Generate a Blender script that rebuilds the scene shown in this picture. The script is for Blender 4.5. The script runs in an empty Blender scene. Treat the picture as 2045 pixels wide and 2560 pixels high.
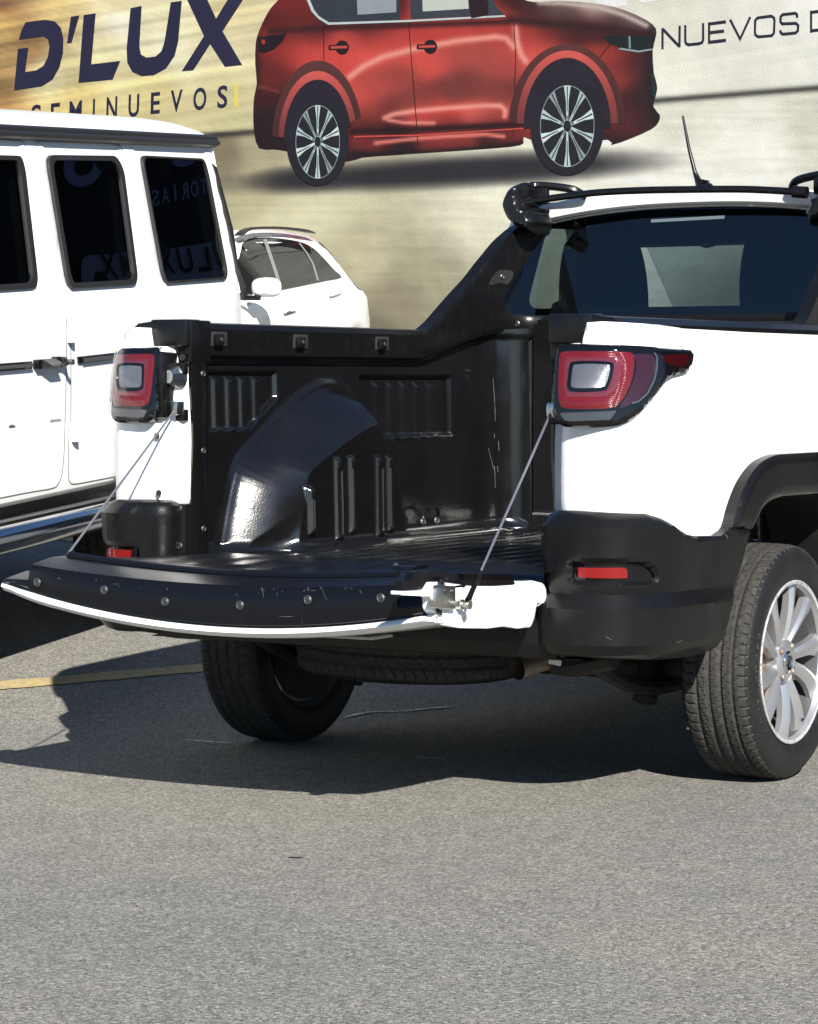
import bpy, bmesh, math, random
import numpy as np
from mathutils import Vector, Matrix
from mathutils.geometry import delaunay_2d_cdt

random.seed(7)
rng = np.random.default_rng(7)
scene = bpy.context.scene
col = scene.collection

# ------------------------------------------------------------------ camera
FPX, PW, PH = 6987.0, 2045.0, 2560.0        # focal length in photo pixels, photo size
CAM_H, HORIZON = 1.0635, 954.5
PITCH = math.atan((PH / 2 - HORIZON) / FPX)
cam_data = bpy.data.cameras.new('camera')
cam_data.sensor_fit = 'HORIZONTAL'
cam_data.angle = 2 * math.atan(PW / 2 / FPX)
cam_data.clip_start, cam_data.clip_end = 0.1, 2000
cam = bpy.data.objects.new('camera', cam_data)
cam.location = (0, 0, CAM_H)
cam.rotation_euler = (math.pi / 2 - PITCH, 0, 0)
col.objects.link(cam)
scene.camera = cam

# ------------------------------------------------------------------ sky and sun
SUN_DIR = Vector((0.2275, -0.9600, 0)).normalized()     # horizontal direction towards the sun
SUN_EL = math.radians(32.0)
world = bpy.data.worlds.new('World')
scene.world = world
world.use_nodes = True
wn = world.node_tree.nodes
wn.clear()
sky = wn.new('ShaderNodeTexSky')
sky.sky_type = 'NISHITA'
sky.sun_disc = False
sky.sun_elevation = SUN_EL
sky.sun_rotation = math.atan2(SUN_DIR.x, SUN_DIR.y)
sky.air_density, sky.dust_density, sky.ozone_density = 1.0, 0.0, 7.0
bg = wn.new('ShaderNodeBackground')
bg.inputs['Strength'].default_value = 0.058
wo = wn.new('ShaderNodeOutputWorld')
world.node_tree.links.new(sky.outputs[0], bg.inputs[0])
world.node_tree.links.new(bg.outputs[0], wo.inputs[0])
sun_data = bpy.data.lights.new('sun', 'SUN')
sun_data.energy = 5.0
sun_data.angle = math.radians(0.53)
sun_data.color = (1.0, 0.955, 0.87)
sun = bpy.data.objects.new('sun', sun_data)
sd = Vector((SUN_DIR.x * math.cos(SUN_EL), SUN_DIR.y * math.cos(SUN_EL), math.sin(SUN_EL)))
sun.rotation_euler = sd.to_track_quat('Z', 'Y').to_euler()
sun.location = sd * 60
col.objects.link(sun)
scene.view_settings.view_transform = 'Standard'
scene.view_settings.look = 'None'
scene.view_settings.gamma = 1.0
scene.view_settings.exposure = 1.0
scene.view_settings.use_curve_mapping = False

# ------------------------------------------------------------------ pixel rays
TH, TX, TY = 0.5379, 0.2878, 7.8795         # heading and ground position of the pickup's rear axle
TC, TS = math.cos(TH), math.sin(TH)

def rays(uv):
    uv = np.atleast_2d(np.asarray(uv, float))
    dx = (uv[:, 0] - PW / 2) / FPX
    dv = (PH / 2 - uv[:, 1]) / FPX
    return np.stack([dx, math.cos(PITCH) + dv * math.sin(PITCH), -math.sin(PITCH) + dv * math.cos(PITCH)], 1)

CAM0 = np.array([0, 0, CAM_H])

def hit(uv, p, n):
    """where the rays through photo pixels uv meet the plane through p with normal n"""
    d = rays(uv); p = np.asarray(p, float); n = np.asarray(n, float)
    k = ((p - CAM0) @ n) / (d @ n)
    return CAM0 + d * k[:, None]

def to_truck(w):
    w = np.atleast_2d(w); X, Y = w[:, 0] - TX, w[:, 1] - TY
    return np.stack([TC * X - TS * Y, TS * X + TC * Y, w[:, 2]], 1)

TCAM = to_truck(CAM0)[0]

def tray(uv):
    return to_truck(rays(uv) + np.array([TX, TY, 0]))

def tx_plane(uv, x):
    d = tray(uv); k = (x - TCAM[0]) / d[:, 0]; return TCAM + d * k[:, None]

def ty_plane(uv, y):
    d = tray(uv); k = (y - TCAM[1]) / d[:, 1]; return TCAM + d * k[:, None]

def tz_plane(uv, z):
    d = tray(uv); k = (z - TCAM[2]) / d[:, 2]; return TCAM + d * k[:, None]

def crop(x0, y0, s, pts):
    """points read in an enlarged crop -> photo pixels"""
    return [(x0 + a / s, y0 + b / s) for a, b in pts]

# ------------------------------------------------------------------ materials
M = {}

def mat(name, color, rough=0.5, metal=0.0, coat=0.0, spec=0.5, bump=None, vary=None, trans=0.0, ior=1.5, coat_rough=0.03, aniso=None):
    m = bpy.data.materials.new(name); m.use_nodes = True
    nt = m.node_tree; b = nt.nodes['Principled BSDF']
    b.inputs['Base Color'].default_value = (*color, 1)
    b.inputs['Roughness'].default_value = rough
    b.inputs['Metallic'].default_value = metal
    b.inputs['Coat Weight'].default_value = coat
    b.inputs['Coat Roughness'].default_value = coat_rough
    b.inputs['Specular IOR Level'].default_value = spec
    b.inputs['Transmission Weight'].default_value = trans
    b.inputs['IOR'].default_value = ior
    tc = nt.nodes.new('ShaderNodeTexCoord')
    if bump:
        sc, st, dist = bump
        n = nt.nodes.new('ShaderNodeTexNoise'); n.inputs['Scale'].default_value = sc; n.inputs['Detail'].default_value = 4
        bp = nt.nodes.new('ShaderNodeBump'); bp.inputs['Strength'].default_value = st; bp.inputs['Distance'].default_value = dist
        nt.links.new(tc.outputs['Object'], n.inputs['Vector']); nt.links.new(n.outputs[0], bp.inputs['Height'])
        nt.links.new(bp.outputs[0], b.inputs['Normal'])
    if vary:
        sc, c2, lo, hi, r2 = vary                 # worn or dusty patches with their own colour and gloss
        n = nt.nodes.new('ShaderNodeTexNoise'); n.inputs['Scale'].default_value = sc; n.inputs['Detail'].default_value = 8; n.inputs['Roughness'].default_value = 0.65
        r = nt.nodes.new('ShaderNodeMapRange'); r.inputs[1].default_value = lo; r.inputs[2].default_value = hi
        mx = nt.nodes.new('ShaderNodeMix'); mx.data_type = 'RGBA'
        mx.inputs[6].default_value = (*color, 1); mx.inputs[7].default_value = (*c2, 1)
        mr = nt.nodes.new('ShaderNodeMix'); mr.inputs[2].default_value = rough; mr.inputs[3].default_value = r2
        nt.links.new(tc.outputs['Object'], n.inputs['Vector']); nt.links.new(n.outputs[0], r.inputs[0])
        nt.links.new(r.outputs[0], mx.inputs[0]); nt.links.new(mx.outputs[2], b.inputs['Base Color'])
        nt.links.new(r.outputs[0], mr.inputs[0]); nt.links.new(mr.outputs[0], b.inputs['Roughness'])
    M[name] = m
    return m

def vcol_mat(name, rough=0.6, spec=0.3, weave=True):
    m = bpy.data.materials.new(name); m.use_nodes = True
    nt = m.node_tree; b = nt.nodes['Principled BSDF']
    a = nt.nodes.new('ShaderNodeVertexColor'); a.layer_name = 'Col'
    nt.links.new(a.outputs[0], b.inputs['Base Color'])
    b.inputs['Roughness'].default_value = rough; b.inputs['Specular IOR Level'].default_value = spec
    tc = nt.nodes.new('ShaderNodeTexCoord')                      # slack cloth: broad ripples and a fine weave
    n1 = nt.nodes.new('ShaderNodeTexNoise'); n1.inputs['Scale'].default_value = 0.9; n1.inputs['Detail'].default_value = 3
    n2 = nt.nodes.new('ShaderNodeTexNoise'); n2.inputs['Scale'].default_value = 55; n2.inputs['Detail'].default_value = 2
    b1 = nt.nodes.new('ShaderNodeBump'); b1.inputs['Strength'].default_value = 0.5; b1.inputs['Distance'].default_value = 0.12
    b2 = nt.nodes.new('ShaderNodeBump'); b2.inputs['Strength'].default_value = 0.35; b2.inputs['Distance'].default_value = 0.01
    nt.links.new(tc.outputs['Object'], n1.inputs['Vector']); nt.links.new(tc.outputs['Object'], n2.inputs['Vector'])
    nt.links.new(n1.outputs[0], b1.inputs['Height']); nt.links.new(n2.outputs[0], b2.inputs['Height']); nt.links.new(b1.outputs[0], b2.inputs['Normal']); nt.links.new(b2.outputs[0], b.inputs['Normal'])
    M[name] = m
    return m

def glass_mat(name, tint, refl_rough=0.0, ior=1.5):
    """thin tinted car glass: a glossy skin over a tinted see-through pane"""
    m = bpy.data.materials.new(name); m.use_nodes = True
    nt = m.node_tree; nt.nodes.clear()
    o = nt.nodes.new('ShaderNodeOutputMaterial'); mix = nt.nodes.new('ShaderNodeMixShader')
    fr = nt.nodes.new('ShaderNodeFresnel'); ge = nt.nodes.new('ShaderNodeNewGeometry'); mi = nt.nodes.new('ShaderNodeMix')
    mi.inputs[2].default_value = ior; mi.inputs[3].default_value = 1 / ior      # same reflectance from both faces of the pane
    nt.links.new(ge.outputs['Backfacing'], mi.inputs[0]); nt.links.new(mi.outputs[0], fr.inputs[0])
    t = nt.nodes.new('ShaderNodeBsdfTransparent'); t.inputs[0].default_value = (*tint, 1)
    g = nt.nodes.new('ShaderNodeBsdfGlossy'); g.inputs['Roughness'].default_value = refl_rough
    nt.links.new(fr.outputs[0], mix.inputs[0]); nt.links.new(t.outputs[0], mix.inputs[1]); nt.links.new(g.outputs[0], mix.inputs[2])
    nt.links.new(mix.outputs[0], o.inputs[0])
    M[name] = m
    return m

mat('white_paint', (0.80, 0.80, 0.79), 0.28, coat=0.6, bump=(3.0, 0.02, 0.01))
mat('white_jamb', (0.78, 0.79, 0.79), 0.35, coat=0.3, vary=(9, (0.70, 0.69, 0.66), 0.55, 0.8, 0.5))
mat('liner', (0.0045, 0.0045, 0.005), 0.16, bump=(190, 0.20, 0.0016), vary=(5, (0.0065, 0.0065, 0.0065), 0.45, 0.8, 0.24), spec=0.8)
mat('trim_black', (0.0045, 0.0045, 0.005), 0.30, bump=(500, 0.12, 0.001), vary=(24, (0.0085, 0.0085, 0.0085), 0.5, 0.8, 0.38), spec=0.34)
mat('bumper_plastic', (0.0055, 0.0055, 0.006), 0.27, bump=(420, 0.18, 0.001), vary=(6, (0.0085, 0.0085, 0.008), 0.45, 0.8, 0.34), spec=0.32)
mat('tailgate_trim', (0.0035, 0.004, 0.0055), 0.29, bump=(380, 0.15, 0.001), vary=(14, (0.018, 0.018, 0.019), 0.64, 0.82, 0.45), spec=0.34)
mat('gloss_black', (0.004, 0.004, 0.005), 0.07, spec=0.45)
mat('rubber', (0.011, 0.011, 0.0115), 0.50, bump=(300, 0.2, 0.001), vary=(14, (0.022, 0.021, 0.019), 0.50, 0.75, 0.6), spec=0.35)
mat('tread_rubber', (0.026, 0.0255, 0.0245), 0.8, bump=(260, 0.25, 0.001), vary=(70, (0.062, 0.058, 0.052), 0.45, 0.75, 0.85), spec=0.3)
mat('underbody', (0.010, 0.010, 0.010), 0.7, vary=(8, (0.035, 0.03, 0.026), 0.5, 0.75, 0.85))
mat('alloy', (0.50, 0.505, 0.52), 0.33, metal=0.75, coat=0.4, bump=(90, 0.04, 0.002))
mat('alloy_dark', (0.13, 0.13, 0.135), 0.42, metal=0.6)
mat('alloy_scuff', (0.66, 0.66, 0.66), 0.55, metal=0.6, bump=(160, 0.6, 0.004), vary=(60, (0.32, 0.32, 0.32), 0.5, 0.62, 0.7))
mat('rusty_steel', (0.34, 0.27, 0.20), 0.55, metal=0.5, vary=(18, (0.22, 0.10, 0.04), 0.48, 0.68, 0.8))
mat('zinc', (0.66, 0.65, 0.60), 0.28, metal=1.0, vary=(40, (0.40, 0.38, 0.34), 0.5, 0.7, 0.45))
mat('steel_cable', (0.30, 0.31, 0.33), 0.38, metal=0.8)
mat('chrome', (0.80, 0.80, 0.82), 0.08, metal=1.0)
mat('bright_tube', (0.62, 0.62, 0.62), 0.16, metal=1.0, bump=(40, 0.02, 0.002))
mat('exhaust_pipe', (0.24, 0.20, 0.16), 0.45, metal=0.8, vary=(16, (0.10, 0.07, 0.05), 0.5, 0.7, 0.7))
mat('screw', (0.14, 0.14, 0.145), 0.38, metal=0.9)
mat('dark_hole', (0.012, 0.012, 0.012), 0.8)
mat('seat_fabric', (0.016, 0.016, 0.018), 0.85)
mat('red_lens', (0.55, 0.012, 0.014), 0.12, coat=1.0, bump=(1.0, 0.0, 0.001))
mat('red_lens_dark', (0.030, 0.002, 0.003), 0.10, coat=1.0)
mat('pink_lens', (0.12, 0.014, 0.020), 0.10, coat=1.0)
mat('clear_lens', (0.34, 0.35, 0.37), 0.18, metal=0.75, coat=1.0)
mat('smoke_lens', (0.10, 0.10, 0.11), 0.2, metal=0.4, coat=1.0)
mat('red_reflector', (0.17, 0.003, 0.003), 0.22, coat=0.25)
mat('sticker', (0.75, 0.75, 0.73), 0.5)
mat('recess_grey', (0.10, 0.10, 0.11), 0.6)  # dark grey of the wheel bolt recesses
glass_mat('rear_glass', (0.30, 0.37, 0.40), 0.0, 1.75)
glass_mat('clear_glass', (0.55, 0.60, 0.58))
glass_mat('privacy_glass', (0.03, 0.035, 0.04))
mat('suv_glass_back', (0.004, 0.004, 0.005), 0.5)

# ------------------------------------------------------------------ mesh tools
def new_obj(name, verts, faces, material, parent=None, smooth=True, angle=40, colors=None):
    me = bpy.data.meshes.new(name)
    me.from_pydata([tuple(map(float, v)) for v in verts], [], [tuple(int(i) for i in f) for f in faces])
    me.update()
    if colors is not None:
        ca = me.color_attributes.new('Col', 'FLOAT_COLOR', 'POINT')
        flat = np.ones((len(verts), 4), np.float32); flat[:, :3] = colors
        ca.data.foreach_set('color', flat.ravel())
    if smooth:
        me.polygons.foreach_set('use_smooth', [True] * len(me.polygons))
        me.set_sharp_from_angle(angle=math.radians(angle))
    me.materials.append(M[material] if isinstance(material, str) else material)
    o = bpy.data.objects.new(name, me)
    col.objects.link(o)
    if parent is not None:
        o.parent = parent
    return o

def bm_obj(name, bm, material, parent=None, smooth=True, angle=40):
    bmesh.ops.recalc_face_normals(bm, faces=bm.faces)
    me = bpy.data.meshes.new(name); bm.to_mesh(me); bm.free()
    if smooth:
        me.polygons.foreach_set('use_smooth', [True] * len(me.polygons))
        me.set_sharp_from_angle(angle=math.radians(angle))
    me.materials.append(M[material] if isinstance(material, str) else material)
    o = bpy.data.objects.new(name, me); col.objects.link(o)
    if parent is not None:
        o.parent = parent
    return o

def share(name, src, parent, matrix):
    o = bpy.data.objects.new(name, src.data); col.objects.link(o); o.parent = parent
    o.matrix_local = matrix
    return o

def thing(name, label, cat, loc=(0, 0, 0), rz=0.0, group=None):
    o = bpy.data.objects.new(name, None); col.objects.link(o)
    o.location = loc; o.rotation_euler = (0, 0, rz); o.empty_display_size = 0.2
    o['label'] = label; o['category'] = cat
    if group: o['group'] = group
    return o

def catmull(pts, n=8, closed=False):
    P = np.asarray(pts, float); N = len(P); out = []
    segs = N if closed else N - 1
    for i in range(segs):
        if closed:
            a, b, c, d = P[(i - 1) % N], P[i], P[(i + 1) % N], P[(i + 2) % N]
        else:
            b, c = P[i], P[i + 1]
            a = P[i - 1] if i else 2 * b - c
            d = P[i + 2] if i + 2 < N else 2 * c - b
        for k in range(n):
            t = k / n
            out.append(0.5 * (2 * b + (c - a) * t + (2 * a - 5 * b + 4 * c - d) * t * t + (3 * b - a - 3 * c + d) * t ** 3))
    if not closed: out.append(P[-1])
    return np.array(out)

def fillet(pts, r, n=5):
    """closed polygon with its corners rounded by r"""
    P = np.asarray(pts, float); N = len(P); out = []
    rr = r if hasattr(r, '__len__') else [r] * N
    for i in range(N):
        p, a, b = P[i], P[i - 1], P[(i + 1) % N]
        da, db = a - p, b - p; la, lb = np.linalg.norm(da), np.linalg.norm(db)
        k = min(rr[i], la * 0.49, lb * 0.49)
        if k < 1e-6: out.append(p); continue
        q0, q1 = p + da / la * k, p + db / lb * k
        for j in range(n + 1):
            t = j / n; out.append((1 - t) ** 2 * q0 + 2 * t * (1 - t) * p + t * t * q1)
    return np.array(out)

def resample(poly, h):
    P = np.asarray(poly, float); out = []
    for i in range(len(P)):
        a, b = P[i], P[(i + 1) % len(P)]
        L = np.linalg.norm(b - a)
        if L < 1e-9: continue
        k = max(1, int(math.ceil(L / h)))
        for j in range(k): out.append(a + (b - a) * j / k)
    return np.array(out)

def inside(P, polys):
    res = np.zeros(len(P), bool)
    for poly in polys:
        x0, y0 = poly[:, 0], poly[:, 1]; x1, y1 = np.roll(x0, -1), np.roll(y0, -1)
        for a, b, c, d in zip(x0, y0, x1, y1):
            if b == d: continue
            m = ((b > P[:, 1]) != (d > P[:, 1])) & (P[:, 0] < (c - a) * (P[:, 1] - b) / (d - b) + a)
            res ^= m
    return res

def bdist(P, polys):
    best = np.full(len(P), 1e9)
    for poly in polys:
        Q = np.roll(poly, -1, 0)
        for a, b in zip(poly, Q):
            ab = b - a; L = ab @ ab
            if L < 1e-14: continue
            t = np.clip(((P - a) @ ab) / L, 0, 1)
            best = np.minimum(best, np.hypot(*(P - a - t[:, None] * ab).T))
    return best

def tri2d(outline, holes, h, hi=None, creases=()):
    """triangulated polygon with interior points: points, triangles, boundary loops"""
    polys = [resample(p, h) for p in [outline] + list(holes)]
    allp = list(np.concatenate(polys)); edges = []; k = 0; loops = []
    for p in polys:
        n = len(p); loops.append(list(range(k, k + n)))
        edges += [(k + i, k + (i + 1) % n) for i in range(n)]; k += n
    lo, up = polys[0].min(0), polys[0].max(0)
    hh = hi or h
    gx = np.arange(lo[0] + hh / 2, up[0], hh); gy = np.arange(lo[1] + hh / 2, up[1], hh * 0.87)
    if len(gx) and len(gy):
        G = np.array([(x + (hh / 2 if j % 2 else 0), y) for j, y in enumerate(gy) for x in gx])
        G = G[inside(G, polys)]
        if len(G):
            G = G[bdist(G, polys) > hh * 0.45]
            cpts, cedges = [], []
            for cl in creases:                            # fold lines the triangles must follow
                cl = np.asarray(cl, float); L = np.concatenate([[0], np.cumsum(np.linalg.norm(np.diff(cl, axis=0), axis=1))])
                q = np.linspace(0, L[-1], max(2, int(L[-1] / (h * .8)))); C = np.stack([np.interp(q, L, cl[:, 0]), np.interp(q, L, cl[:, 1])], 1)
                ok = inside(C, polys) & (bdist(C, polys) > h * .3); prev = None
                for c_, o_ in zip(C, ok):
                    if o_:
                        cpts.append(c_)
                        if prev is not None: cedges.append((prev, len(cpts) - 1))
                        prev = len(cpts) - 1
                    else: prev = None
            if cpts:
                Cp = np.array(cpts)
                near = np.array([np.min(np.hypot(*(Cp - g).T)) for g in G]); G = G[near > h * .45]
                b0 = len(allp); allp += cpts; edges += [(b0 + i, b0 + j) for i, j in cedges]
            allp += list(G)
    v2, _, tris, ov, _, _ = delaunay_2d_cdt([Vector((float(a[0]), float(a[1]))) for a in allp], edges, [], 0, 1e-7)
    V = np.array([(v.x, v.y) for v in v2]); T = np.array([t for t in tris])
    cen = V[T].mean(1)
    T = T[inside(cen, polys)]
    back = {}
    for i, o in enumerate(ov):
        for q in o: back[q] = i
    loops = [[back[i] for i in lp] for lp in loops]
    return V, T, loops, polys

def patch(name, outline, surf, material, parent=None, h=0.02, off=None, skirt=0.0, holes=(), angle=40, hi=None, creases=()):
    """sheet with the given outline laid on surf(P, offset); off(P, d) lifts it, skirt gives it its edge"""
    V, T, loops, polys = tri2d(np.asarray(outline, float), [np.asarray(q, float) for q in holes], h, hi, creases)
    d = bdist(V, polys)
    for lp in loops: d[lp] = 0
    o = off(V, d) if callable(off) else np.full(len(V), off or 0.0)
    X = surf(V, o)
    t0 = T[0]; e = 1e-3
    nrm = np.cross(X[T[:, 1]] - X[T[:, 0]], X[T[:, 2]] - X[T[:, 0]]).sum(0)
    out = (surf(V, o + e) - X)[T].mean(1)
    nf = np.cross(X[T[:, 1]] - X[T[:, 0]], X[T[:, 2]] - X[T[:, 0]])
    if (nf * out).sum() < 0: T = T[:, ::-1]; sgn = -1
    else: sgn = 1
    verts = list(X); faces = [tuple(t) for t in T]
    if skirt:
        for lp in loops:
            base = len(verts)
            Y = surf(V[lp], o[lp] - skirt); verts += list(Y); n = len(lp)
            # loop orientation
            a = V[lp]; area = 0.5 * np.sum(a[:, 0] * np.roll(a[:, 1], -1) - np.roll(a[:, 0], -1) * a[:, 1])
            ccw = (area > 0) == (lp is loops[0])
            for i in range(n):
                j = (i + 1) % n
                q = (lp[i], base + i, base + j, lp[j])
                if (sgn > 0) != ccw: q = q[::-1]
                faces.append(q)
    return new_obj(name, verts, faces, material, parent, angle=angle)

def pillow(hgt, w):
    return lambda P, d: hgt * np.sqrt(np.clip(1 - (1 - np.clip(d / w, 0, 1)) ** 2, 0, 1))

def lathe(bm, prof, n=32, axis='X', c=(0, 0, 0), a0=0, closed_prof=False):
    """prof: (axial, radius) pairs turned about the axis through c"""
    rings = []
    for (u, r) in prof:
        ring = []
        for k in range(n):
            a = a0 + 2 * math.pi * k / n; p, q = r * math.cos(a), r * math.sin(a)
            v = {'X': (u, p, q), 'Y': (q, u, p), 'Z': (p, q, u)}[axis]
            ring.append(bm.verts.new((v[0] + c[0], v[1] + c[1], v[2] + c[2])))
        rings.append(ring)
    for i in range(len(rings) - 1 if not closed_prof else len(rings)):
        A, B = rings[i], rings[(i + 1) % len(rings)]
        for k in range(n):
            bm.faces.new((A[k], A[(k + 1) % n], B[(k + 1) % n], B[k]))
    return rings

def cap(bm, ring): bm.faces.new(ring)

def tube(bm, pts, r, n=10, closed=False, ends=True):
    P = [Vector(p) for p in pts]; N = len(P); rings = []
    rr = r if hasattr(r, '__len__') else [r] * N
    up = None
    for i in range(N):
        if closed: t = P[(i + 1) % N] - P[i - 1]
        else: t = P[min(i + 1, N - 1)] - P[max(i - 1, 0)]
        t.normalize()
        if up is None:
            up = Vector((0, 0, 1)) if abs(t.z) < 0.9 else Vector((1, 0, 0))
        s = t.cross(up).normalized(); up = s.cross(t).normalized()
        rings.append([bm.verts.new(P[i] + (s * math.cos(2 * math.pi * k / n) + up * math.sin(2 * math.pi * k / n)) * rr[i]) for k in range(n)])
    for i in range(N if closed else N - 1):
        A, B = rings[i], rings[(i + 1) % N]
        for k in range(n): bm.faces.new((A[k], A[(k + 1) % n], B[(k + 1) % n], B[k]))
    if ends and not closed:
        bm.faces.new(rings[0][::-1]); bm.faces.new(rings[-1])

def box(bm, lo, hi, bev=0.0, seg=2):
    b2 = bmesh.new()
    bmesh.ops.create_cube(b2, size=1)
    for v in b2.verts:
        v.co = Vector([lo[i] + (v.co[i] + 0.5) * (hi[i] - lo[i]) for i in range(3)])
    if bev: bmesh.ops.bevel(b2, geom=b2.edges[:], offset=bev, segments=seg, profile=0.5, affect='EDGES')
    me = bpy.data.meshes.new('tmp'); b2.to_mesh(me); b2.free(); bm.from_mesh(me); bpy.data.meshes.remove(me)

def box_obj(name, lo, hi, material, parent=None, bev=0.0, seg=2):
    bm = bmesh.new(); box(bm, lo, hi, bev, seg); return bm_obj(name, bm, material, parent)

def prism(name, outline3, normal, thick, material, parent=None, bev=0.0):
    """flat outline (3D points in order) given a thickness along -normal"""
    bm = bmesh.new(); vs = [bm.verts.new(p) for p in outline3]; f = bm.faces.new(vs)
    r = bmesh.ops.extrude_face_region(bm, geom=[f])
    bmesh.ops.translate(bm, verts=[v for v in r['geom'] if isinstance(v, bmesh.types.BMVert)], vec=-Vector(normal) * thick)
    if bev: bmesh.ops.bevel(bm, geom=bm.edges[:], offset=bev, segments=2, profile=0.5, affect='EDGES', clamp_overlap=True)
    return bm_obj(name, bm, material, parent)

class Plan:
    """a plan curve (x, y) with arc length, from which body panels are raised"""
    def __init__(self, pts, n=10, bulge=None):
        self.P = catmull(pts, n); seg = np.linalg.norm(np.diff(self.P, axis=0), axis=1)
        self.S = np.concatenate([[0], np.cumsum(seg)]); self.bulge = bulge or (lambda z: 0 * z)
        t = np.gradient(self.P, axis=0); t /= np.linalg.norm(t, axis=1)[:, None]
        self.N = np.stack([t[:, 1], -t[:, 0]], 1)          # to the right of travel = outwards
    def at(self, s):
        x = np.interp(s, self.S, self.P[:, 0]); y = np.interp(s, self.S, self.P[:, 1])
        nx = np.interp(s, self.S, self.N[:, 0]); ny = np.interp(s, self.S, self.N[:, 1]); l = np.hypot(nx, ny)
        return x, y, nx / l, ny / l
    def surf(self, mirror=False):
        m = -1 if mirror else 1
        def f(P, o):
            x, y, nx, ny = self.at(P[:, 0]); k = o + self.bulge(P[:, 1])
            return np.stack([m * (x + nx * k), y + ny * k, P[:, 1]], 1)
        return f
    def sz(self, uv, off=0.0, mirror=False):
        """photo pixels -> (s, z) on the surface raised from this curve"""
        D = tray(uv); out = []
        m = -1 if mirror else 1
        for d in D:
            z = None; best = None
            for it in range(3):
                k = off + (self.bulge(np.array(z)) if z is not None else 0)
                Q = self.P + self.N * k; Q = Q * np.array([m, 1])
                A, B = Q[:-1] - TCAM[:2], Q[1:] - TCAM[:2]; E = B - A
                den = d[0] * E[:, 1] - d[1] * E[:, 0]
                t = (A[:, 0] * E[:, 1] - A[:, 1] * E[:, 0]) / den
                w = (A[:, 0] * d[1] - A[:, 1] * d[0]) / den
                ok = (w >= -1e-6) & (w <= 1 + 1e-6) & (t > 0)
                if not ok.any():
                    i = np.argmin(np.abs(np.cross(np.append(d[:2], 0), np.c_[Q - TCAM[:2], np.zeros(len(Q))])[:, 2])); 
                    s = self.S[i]; tt = np.linalg.norm(Q[i] - TCAM[:2]) / np.linalg.norm(d[:2])
                else:
                    i = np.where(ok)[0][np.argmin(t[ok])]; s = self.S[i] + w[i] * (self.S[i + 1] - self.S[i]); tt = t[i]
                z = TCAM[2] + d[2] * tt; best = (s, z)
            out.append(best)
        return np.array(out)

# ================================================================== the lot
def ground_z(x, y):
    q = -0.6 * x + 0.8 * y - 7.3
    q = np.where(q > 0, q, 0.0)
    q = q * q / (q + 0.25)                       # soft start of the rise towards the back of the lot
    return 0.88 * (1 - np.exp(-q / 6.0))

def axis(fine_lo, fine_hi, step, far_lo, far_hi, n=14):
    a = fine_lo - np.geomspace(step, fine_lo - far_lo, n)[::-1]
    b = fine_hi + np.geomspace(step, far_hi - fine_hi, n)
    return np.concatenate([a, np.arange(fine_lo, fine_hi + 1e-6, step), b])

gx, gy = axis(-6, 6, 0.25, -70, 70), axis(3, 30, 0.25, -50, 160)
GX, GY = np.meshgrid(gx, gy)
GV = np.stack([GX.ravel(), GY.ravel(), ground_z(GX, GY).ravel()], 1)
nx_ = len(gx)
GF = [(j * nx_ + i, j * nx_ + i + 1, (j + 1) * nx_ + i + 1, (j + 1) * nx_ + i) for j in range(len(gy) - 1) for i in range(nx_ - 1)]

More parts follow.
